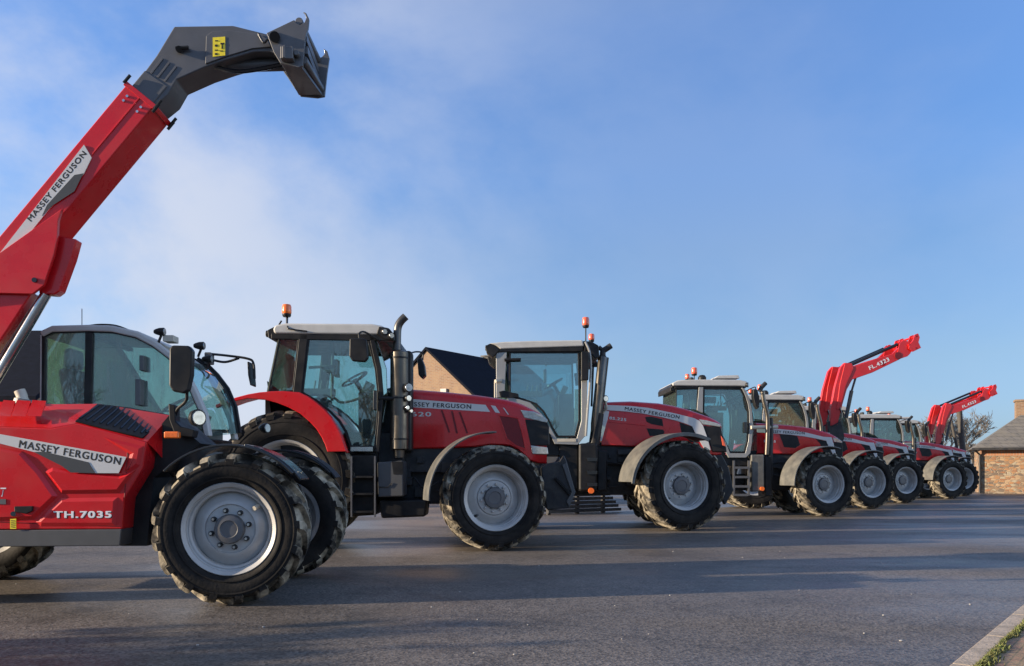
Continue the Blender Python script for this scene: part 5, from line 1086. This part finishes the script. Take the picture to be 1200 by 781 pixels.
    b = NB(); add_plate(b, v.PL(M([(120, -20), (300, -20), (300, 430), (120, 360)]), 0.4), 0.50, 1.0); link('battery_box', b, BLK, o, bevel=0.03)
    b = NB(); add_b(b, v.P(730, 527, 0.75)[0]-0.1, v.P(730, 527, 0.75)[0]+0.6, 0.74, 0.8, v.P(730, 533, 0.75)[1], v.P(730, 527, 0.75)[1]); link('side_rail', b, CHAS, o, bevel=0.01)
    for w in (0.75, 1.65):
        b = NB(); add_plate(b, v.PL([(838, 534), (846, 533), (854, 548), (860, 575), (850, 592), (840, 575)], 0.75), w, w+0.16); link('front_linkage', b, CHAS, o, bevel=0.02)
    b = NB(); add_plate(b, v.PL([(836, 540), (846, 542), (850, 560), (842, 585), (832, 580)], 0.9), 0.9, 1.66); link('front_support', b, CHAS, o, bevel=0.02)
tractor_two()

# ------------------------------------------------------------------ newer type, one model for the remaining five
def modern(label, group):
    v = Veh('tractor', 7.38, 20.0, 1, label, 'tractor', group); o = v.o
    RF, RRe = 0.765, 0.92; wc = 1.18; W2 = 2*wc
    for (w, g) in ((0, 1), (W2, -1)):
        steer(wheel(o, 0, w, RF, 0.54, 0.43, 20, g, disc=0.24, hubr=0.15, boltr=0.185, nb=10), 0, w+g*0.25, 17)
        wheel(o, -3.15, w+g*0.38, RRe, 0.64, 0.53, 22, g, disc=0.2, hubr=0.16, boltr=0.2, nb=10)
    h0 = 0.76; hw = wc-h0
    def Q(pts): return [(890+x/12, 480+y/12) for x, y in pts]
    st = []
    for (x, yb, yt) in ((887, 532, 496.2), (905, 532.3, 497.2), (925, 532.6, 498.6), (943, 533, 500.5), (955, 533, 502.8), (966, 534, 505.7), (976, 535, 509), (983, 536, 513), (987.5, 537, 518)):
        u, zb = v.P(x, yb, h0); _, zt = v.P(x, yt, 0.98); st.append((u, zb, zt, hw*(1.0 if x < 970 else (0.98 if x < 985 else 0.92)), 0.16, 0.09))
    b = NB(); loft(b, st, wc); hood = link('bonnet', b, RED, o, ang=45)
    plate(v, 'silver_panel', Q([(-36, 255), (280, 277), (450, 294), (640, 322), (900, 386), (1010, 392), (1040, 480), (1082, 660), (1040, 650), (950, 480), (938, 442), (800, 412), (640, 382), (450, 358), (290, 345), (-36, 325)]), h0, h0-0.012, h0-0.002, DECAL, hood, 0.004)
    lettering('MASSEY FERGUSON', v.P(*Q([(95, 325)])[0], h0), v.P(*Q([(632, 352)])[0], h0), 0.062, h0-0.0126, INK, hood, bold=0.028)
    lettering('7S.165', v.P(*Q([(60, 462)])[0], h0), v.P(*Q([(225, 466)])[0], h0), 0.055, h0-0.003, WHT, hood, bold=0.03)
    plate(v, 'vent', Q([(282, 350), (400, 352), (532, 376), (572, 500), (505, 545), (345, 530)]), h0, h0-0.006, h0+0.01, BLK, hood, 0.003)
    plate(v, 'vent', Q([(790, 415), (935, 445), (960, 500), (1035, 650), (900, 600), (850, 480)]), h0, h0-0.005, h0+0.01, BLK, hood, 0.003)
    b = NB(); add_plate(b, v.PL(Q([(1036, 460), (1165, 470), (1176, 560), (1172, 690), (1092, 680)]), h0), h0-0.004, W2-h0+0.004); link('grille', b, BLK, hood, bevel=0.02)
    for a0 in (h0-0.012, W2-h0-0.2):
        b = NB(); add_plate(b, v.PL(Q([(1030, 396), (1090, 400), (1165, 452), (1160, 475), (1045, 458)]), h0), a0, a0+0.212); link('headlight', b, LAMP, hood, bevel=0.012)
    engine_bay(o, st[0][0]-0.2, st[-1][0]-0.15, 0.55, 1.45, wc, 0.42, 3)
    b = NB(); add_tube(b, [(0, 0.4, RF), (0, W2-0.4, RF)], 0.13, 14); add_b(b, -3.0, 0.35, 0.95, 1.41, 0.6, 1.0); add_b(b, -0.3, 0.3, 0.8, 1.56, 0.58, 1.0); add_tube(b, [(-2.85, 0.4, RRe), (-2.85, W2-0.4, RRe)], 0.18, 14); add_b(b, -3.6, -2.1, 0.85, 1.5, 0.55, 1.15); link('chassis', b, CHAS, o, bevel=0.02)
    for (a, c) in ((-0.02, 0.54), (W2-0.54, W2+0.02)):
        b = NB(); add_sheet(b, arc(-0.02, RF, RF+0.20, 70, 182, 24, RF+0.12), a, c, 0.028); steer(link('front_mudguard', b, GREYF, o, bevel=0.01), 0, 0.25 if a < 1 else W2-0.25, 17)
    cw0, cw1 = 0.38, W2-0.38
    for s in (0, 1):
        a, c = (0.34, 1.0) if s == 0 else (W2-1.0, W2-0.34)
        b = NB(); add_sheet(b, arc(-3.15, RRe, RRe+0.08, 45, 150, 20), a, c, 0.035); link('rear_fender', b, RED, o, bevel=0.01)
    def D(pts): return [(780+x/7.44, 425+y/7.44) for x, y in pts]
    win = D([(332, 225), (655, 228), (690, 290), (712, 360), (724, 430), (726, 560), (716, 690), (690, 785), (560, 785), (520, 700), (470, 600), (420, 520), (328, 440)])
    P_, dr = cab_sides(v, o, win, cw0, cw0, cw1, 0.028)
    cab_sides(v, o, D([(92, 232), (286, 226), (276, 420), (90, 400)]), cw0, cw0, cw1, 0.02, name='rear_quarter_window')
    b = NB()
    for (a0, a1) in ((cw0-0.012, cw0+0.06), (cw1-0.06, cw1+0.012)):
        add_plate(b, v.PL(D([(290, 214), (328, 214), (324, 440), (272, 418)]), cw0), a0, a1)
        add_plate(b, v.PL(D([(660, 216), (690, 230), (726, 300), (750, 400), (762, 540), (752, 700), (738, 790), (700, 830), (550, 830), (500, 730), (430, 600), (400, 530), (424, 522), (525, 700), (562, 792), (694, 792), (720, 690), (730, 560), (728, 430), (716, 360), (694, 288)]), cw0), a0, a1)
    pp = v.P(*D([(668, 225)])[0], cw0); add_b(b, pp[0]-0.02, pp[0]+0.02, cw0, cw1, pp[1]-0.02, pp[1]+0.02); pp = v.P(*D([(306, 222)])[0], cw0); add_b(b, pp[0]-0.02, pp[0]+0.02, cw0, cw1, pp[1]-0.02, pp[1]+0.02)
    sf = link('cab_frame', b, SILV, o, bevel=0.008)
    b = NB()
    add_plate(b, v.PL(D([(80, 205), (700, 205), (700, 224), (80, 228)]), cw0), cw0-0.005, cw1+0.005)
    add_plate(b, v.PL(D([(90, 405), (272, 425), (400, 530), (500, 730), (550, 832), (740, 832), (740, 900), (420, 900), (90, 560)]), cw0), cw0+0.1, cw1-0.1); link('cab_body', b, BLK, o, bevel=0.01)
    b = NB(); add_sheet(b, v.PL(D([(690, 226), (745, 330), (770, 480), (765, 700)]), cw0), cw0+0.04, cw1-0.04, 0.008); link('windshield', b, GL, sf)
    b = NB(); add_sheet(b, v.PL(D([(92, 230), (88, 405)]), cw0), cw0+0.02, cw1-0.02, 0.008); link('rear_window', b, GL, sf)
    b = NB(); add_plate(b, v.PL(D([(60, 205), (56, 180), (100, 158), (170, 152), (300, 150), (640, 152), (700, 165), (722, 186), (722, 214), (640, 208), (170, 206)]), cw0), cw0-0.05, cw1+0.05); link('roof', b, ROOF, o, bevel=0.03, seg=3)
    b = NB(); add_plate(b, v.PL(D([(42, 210), (60, 180), (150, 178), (160, 200), (90, 240), (44, 252)]), cw0), cw0+0.02, cw1-0.02); link('rear_lamp_housing', b, BLK, sf, bevel=0.015)
    for w in (cw0+0.06, cw1-0.06): worklight(sf, v.P3(*D([(60, 214)])[0], w), 0.05, (-1, 0, 0))
    worklight(sf, v.P3(*D([(712, 196)])[0], cw0-0.04), 0.055, (0.8, -0.6, 0))
    b = NB(); add_plate(b, v.PL(D([(400, 150), (430, 128), (600, 124), (612, 152)]), wc), wc-0.35, wc+0.35); link('roof_hatch', b, ROOF, sf, bevel=0.01)
    beacon(o, v.P3(*D([(250, 108)])[0], cw0+0.05), 0.17, 0.07, 0.16, REDL); beacon(o, v.P3(*D([(190, 150)])[0], 1.9), 0.14, 0.06, 0.08, REDL)
    b = NB(); p = v.P3(*D([(318, 140)])[0], 1.0); zlathe(b, [(0.0, -0.04), (0.10, -0.04), (0.10, 0.03), (0.06, 0.08), (0, 0.09)], p, 18); link('antenna_dome', b, BLK, sf)
    u_, z_ = v.P(*D([(420, 470)])[0], wc); seat_and_wheel(o, u_-0.20, z_-0.02, wc)
    b = NB(); add_plate(b, v.PL(D([(345, 300), (440, 300), (440, 355), (345, 355)]), cw0+0.3), cw0+0.3, cw0+0.36); add_plate(b, v.PL(D([(355, 385), (455, 390), (455, 430), (355, 425)]), cw0+0.3), cw0+0.3, cw0+0.36); add_tube(b, [v.P3(*D([(480, 228)])[0], cw0+0.3), v.P3(*D([(480, 380)])[0], cw0+0.3), v.P3(*D([(360, 380)])[0], cw0+0.33)], 0.015, 6); link('monitors', b, BLKS, sf)
    b = NB(); add_plate(b, v.PL(D([(678, 520), (708, 520), (708, 615), (678, 615)]), cw0), cw0-0.04, cw0-0.0); link('door_handle', b, BLKS, dr[0], bevel=0.01)
    mirror(o, v.PL(D([(762, 232), (796, 236), (816, 300), (812, 390), (800, 410), (778, 380), (760, 300)]), 0.0), -0.04, 0.14, [[v.P3(*D([(785, 235)])[0], 0.05), v.P3(*D([(775, 215)])[0], 0.1), v.P3(*D([(700, 250)])[0], cw0)]])
    ex = 0.42
    b = NB(); add_tube(b, curve([v.P3(893.7, 459, ex), v.P3(895, 470, ex), v.P3(899, 486, ex), v.P3(899.6, 505, ex), v.P3(898.6, 533, ex)], 6), 0.052, 16); eo = link('exhaust', b, EXH, o, ang=60)
    b = NB(); add_tube(b, curve([v.P3(902, 490, ex+0.1), v.P3(903, 505, ex+0.1), v.P3(902, 540, ex+0.1), v.P3(902, 560, ex+0.1)], 4), 0.07, 12); add_tube(b, [v.P3(890.5, 459, ex), v.P3(892, 454.5, ex), v.P3(897.5, 449, ex)], [0.06, 0.055, 0.05], 12); link('exhaust_tip', b, CHAS, eo)
    b = NB(); add_tube(b, [v.P3(880, 501.2, cw0-0.04), v.P3(911, 500.6, 0.55)], 0.045, 10); link('hand_rail', b, CREAM, o)
    b = NB(); add_plate(b, v.PL([(880.7, 533), (896, 533), (896.5, 576), (881.5, 576.5)], 0.3), 0.32, 0.9); tk = link('fuel_tank', b, GREYF, o, bevel=0.03)
    b = NB(); add_plate(b, v.PL([(896.5, 535), (905, 535), (906, 582), (897, 582)], 0.35), 0.38, 0.95); link('side_box', b, BLK, o, bevel=0.03)
    p = v.P3(893, 573, 0.3); b = NB(); add_tube(b, [(p[0], 0.26, p[2]), (p[0], 0.33, p[2])], 0.05, 12); link('indicator', b, ORNG, tk)
    b = NB()
    for xx in (859, 876.5): add_plate(b, v.PL([(xx, 540), (xx+2, 540), (xx+2, 581), (xx, 581)], 0.3), 0.28, 0.33)
    lad = link('step_frame', b, HUB, o)
    for yy in (547, 558, 569, 579):
        b = NB(); add_plate(b, v.PL([(861, yy), (876.5, yy), (876.5, yy+2.6), (861, yy+2.6)], 0.3), 0.28, 0.42); link('step', b, HUB, lad)
    for w in (0.7, 1.5):
        b = NB(); add_plate(b, v.PL([(981, 537), (990, 537), (996, 550), (1000, 572), (992, 583), (984, 570)], 0.7), w, w+0.15); link('front_linkage', b, CHAS, o, bevel=0.02)
    b = NB(); add_plate(b, v.PL([(980, 540), (990, 542), (992, 560), (984, 580), (976, 575)], 0.85), 0.8, 1.56); link('front_support', b, CHAS, o, bevel=0.02)
    return v
GM = 'newer red tractors parked at the far end of the row'
m3 = modern('newer red tractor with side ladder and slim exhaust, fourth vehicle from the left', GM)
def place(X, Y, yaw, label):
    c = copy_tree(m3.o); c.location = (X, Y, 0); c.rotation_euler = (0, 0, R(yaw)); c['label'] = label; return c
YW = 1.0
t4 = place(10.11, 24.0, YW, 'red tractor whose tall raised front loader reaches highest over the row')
t5 = place(13.0, 28.2, YW, 'red tractor without loader directly right of the tractor with the tallest loader')
t6 = place(16.74, 32.5, YW, 'red tractor without loader, parked just left of the last tractor of the row')
t7 = place(19.1, 36.0, YW, 'last red tractor of the row with its raised loader arms near the stone outbuilding')

def loader(parent, X, Y, yaw, base_tilt=0.0, drop=0.0, text=True):
    v = Veh('tmp', X, Y, yaw, None, None); bpy.data.objects.remove(v.o)
    f = Veh.__new__(Veh); f.X, f.Y, f.c, f.s = 10.11, 24.0, math.cos(R(YW)), math.sin(R(YW))
    a0 = 0.55; W2 = 2.13
    piv = f.P(978, 497, a0)
    def T(p):
        d = Vector(p)-Vector(piv); c, s = math.cos(R(base_tilt)), math.sin(R(base_tilt)); return (piv[0]+d.x*c-d.y*s, piv[1]+d.x*s+d.y*c-drop)
    def PL(pts, w=a0): return [T(p) for p in f.PL(pts, w)]
    arm = [(973, 499), (974, 478), (978.4, 453.8), (985, 431), (990, 425.3), (997.8, 426), (1000.5, 430), (1026, 420.7), (1046, 414.6), (1054, 407), (1063, 411), (1064, 416), (1053.5, 421.8), (1022.5, 436.8), (999, 445), (992.5, 456.5), (986.5, 477.5), (981.5, 498)]
    LR = mat('loader_red', (0.58, 0.012, 0.011), 0.4, coat=0.3, var=0.08)
    root = None; arms = []
    for k, w in enumerate((a0, 1.45)):
        b = NB(); add_plate(b, PL(arm), w, w+0.13); A = link('loader_arm', b, LR, parent, bevel=0.012); arms.append(A)
        b = NB(); add_plate(b, PL([(990, 425.5), (998, 426), (1000, 432), (991, 452), (984, 480), (980, 480), (984, 450)]), w-0.02, w+0.15); link('arm_gusset', b, LR, A, bevel=0.01)
        b = NB()
        def P3(px, py, ww=w): q = T(f.P(px, py, a0)); return (q[0], ww, q[1])
        add_tube(b, [P3(997, 428, w+0.065), P3(1053, 403.5, w+0.065)], 0.045, 12); link('tilt_cylinder', b, BLKS, A)
        b = NB(); add_tube(b, [P3(999, 458, w+0.065), P3(992.5, 490, w+0.065)], 0.055, 12); add_tube(b, [P3(1004, 442, w+0.065), P3(998, 462, w+0.065)], 0.03, 10); link('lift_cylinder', b, BLKS, A)
        b = NB(); add_plate(b, PL([(1053.7, 403), (1058, 398.8), (1066, 401), (1069, 410), (1066, 415), (1063, 418), (1054, 421), (1051, 414)]), w-0.03, w+0.0); add_plate(b, PL([(1053.7, 403), (1058, 398.8), (1066, 401), (1069, 410), (1063, 418), (1054, 421)]), w+0.13, w+0.16)
        lnk = link('link_plate', b, LR, A, bevel=0.005)
        b = NB(); q = P3(1052, 417); add_tube(b, [(q[0], w-0.04, q[2]), (q[0], w+0.17, q[2])], 0.10, 14); link('pivot', b, DRED, A)
        b = NB(); add_plate(b, PL([(1064, 404), (1068, 400), (1070, 393), (1074, 391.5), (1076, 396), (1074.5, 402), (1077.5, 408.4), (1068, 413), (1063, 409)]), w-0.10, w-0.05); add_plate(b, PL([(1064, 404), (1068, 400), (1070, 393), (1074, 391.5), (1076, 396), (1074.5, 402), (1077.5, 408.4), (1068, 413), (1063, 409)]), w+0.18, w+0.23); link('tool_carrier', b, LR, A, bevel=0.006)
        b = NB(); add_plate(b, PL([(971, 494), (986, 492), (990, 512), (984, 530), (972, 530)]), w+0.02, w+0.11); link('loader_bracket', b, DRED if k else CHAS, A, bevel=0.01)
        b = NB(); add_tube(b, curve([P3(975, 500, w-0.02), P3(984, 494, w-0.04), P3(986, 486, w-0.03), P3(984, 478, w-0.01)], 5), 0.02, 6); link('hose', b, BLKS, A)
    def P3(px, py, ww): q = T(f.P(px, py, a0)); return (q[0], ww, q[1])
    b = NB(); add_tube(b, [P3(1035, 426, a0), P3(1035, 426, W2-a0)], 0.08, 14); link('cross_tube', b, LR, arms[0])
    for (x, y, r) in ((1072.5, 395, 0.03), (1072, 409, 0.035), (1064, 405, 0.03)):
        b = NB(); add_tube(b, [P3(x, y, a0-0.1), P3(x, y, W2-a0+0.1)], r, 10); link('carrier_bar', b, LR, arms[0])
    if text:
        q0, q1 = T(f.P(1019.5, 433.8, a0)), T(f.P(1042.5, 423.2, a0))
        lettering('FL.4323', q0, q1, 0.11, a0-0.003, WHT, arms[0], bold=0.03)
loader(t4, 10.13, 24.0, YW)
loader(t7, 19.1, 36.0, YW, base_tilt=-1.0, drop=0.20)

# low stack of dark slatted beams standing behind the big tractor
def slat_stack():
    o = bpy.data.objects.new('slatted_rack', None); COL.objects.link(o); x, y, _ = G(642, 604, 20.8); o.location = (x, y, 0); o.rotation_euler = (0, 0, R(38)); tagp(o, 'low rack of dark horizontal slats on the ground beyond the large tractor cab', 'rack')
    for i in range(5):
        b = NB(); add_b(b, 0, 2.5-0.1*i, -0.03-0.0*i, 0.05, 0.04+0.10*i, 0.115+0.10*i); link('slat', b, CHAS, o, bevel=0.006)
    for xx in (0.05, 1.0, 1.9):
        b = NB(); add_b(b, xx, xx+0.09, 0.052, 0.13, 0.0, 0.55); link('post', b, WOOD if xx > 1.5 else CHAS, o, bevel=0.006)
    for i in range(5):
        b = NB(); add_b(b, 0, 2.4, 0.5, 0.58, 0.05+0.10*i, 0.10+0.10*i); link('slat', b, CHAS, o)
slat_stack()

# behind the photographer: what the glass and paint reflect
gable_house('cottage', 19, -14, -20, 7.0, 13.0, 3.2, 6.2, BRICK, SLATEG, 'brick cottage behind the photographer, seen only mirrored in the glass', 'house')
for i, (X, Y, H) in enumerate([(-13, -14, 7), (-6, -18, 8), (1, -16, 6.5), (12, -19, 8)]):
    bare_tree(X, Y, H, 60+i, ['bare tree behind the photographer beside the left end of the road', 'taller bare tree behind the photographer', 'smaller bare tree behind the photographer near the cottage', 'bare tree behind the photographer left of the cottage'][i], 'trees behind the photographer', depth=5)
bare_tree(-17, -1.6, 9, 91, 'unseen bare tree added outside the left edge to shade the near tarmac', None, depth=6, rmin=0.03)  # unseen tree, added so its crown throws mottled shade over the foreground
b = NB()
for i in range(70):
    x_ = random.uniform(-5, 6); y_ = random.uniform(4.6, 13); r_ = random.uniform(0.003, 0.009)
    bmesh.ops.create_icosphere(b, subdivisions=1, radius=r_, matrix=Matrix.Translation((x_, y_, r_*0.4)) @ Matrix.Diagonal((random.uniform(0.8, 1.6), 1, 0.6, 1)))
o = link('grit', b, WPOST); o['kind'] = 'stuff'; tagp(o, 'scattered pale grit on the damp dark tarmac', 'grit')
hedge('hedge', -11.0, -1.5, -11.0, 3.6, 2.3, 0.8, 9000, 'unseen green hedge added outside the left edge to shade the near tarmac')  # out-of-view hedge added only to darken the lower left ground with its shadow
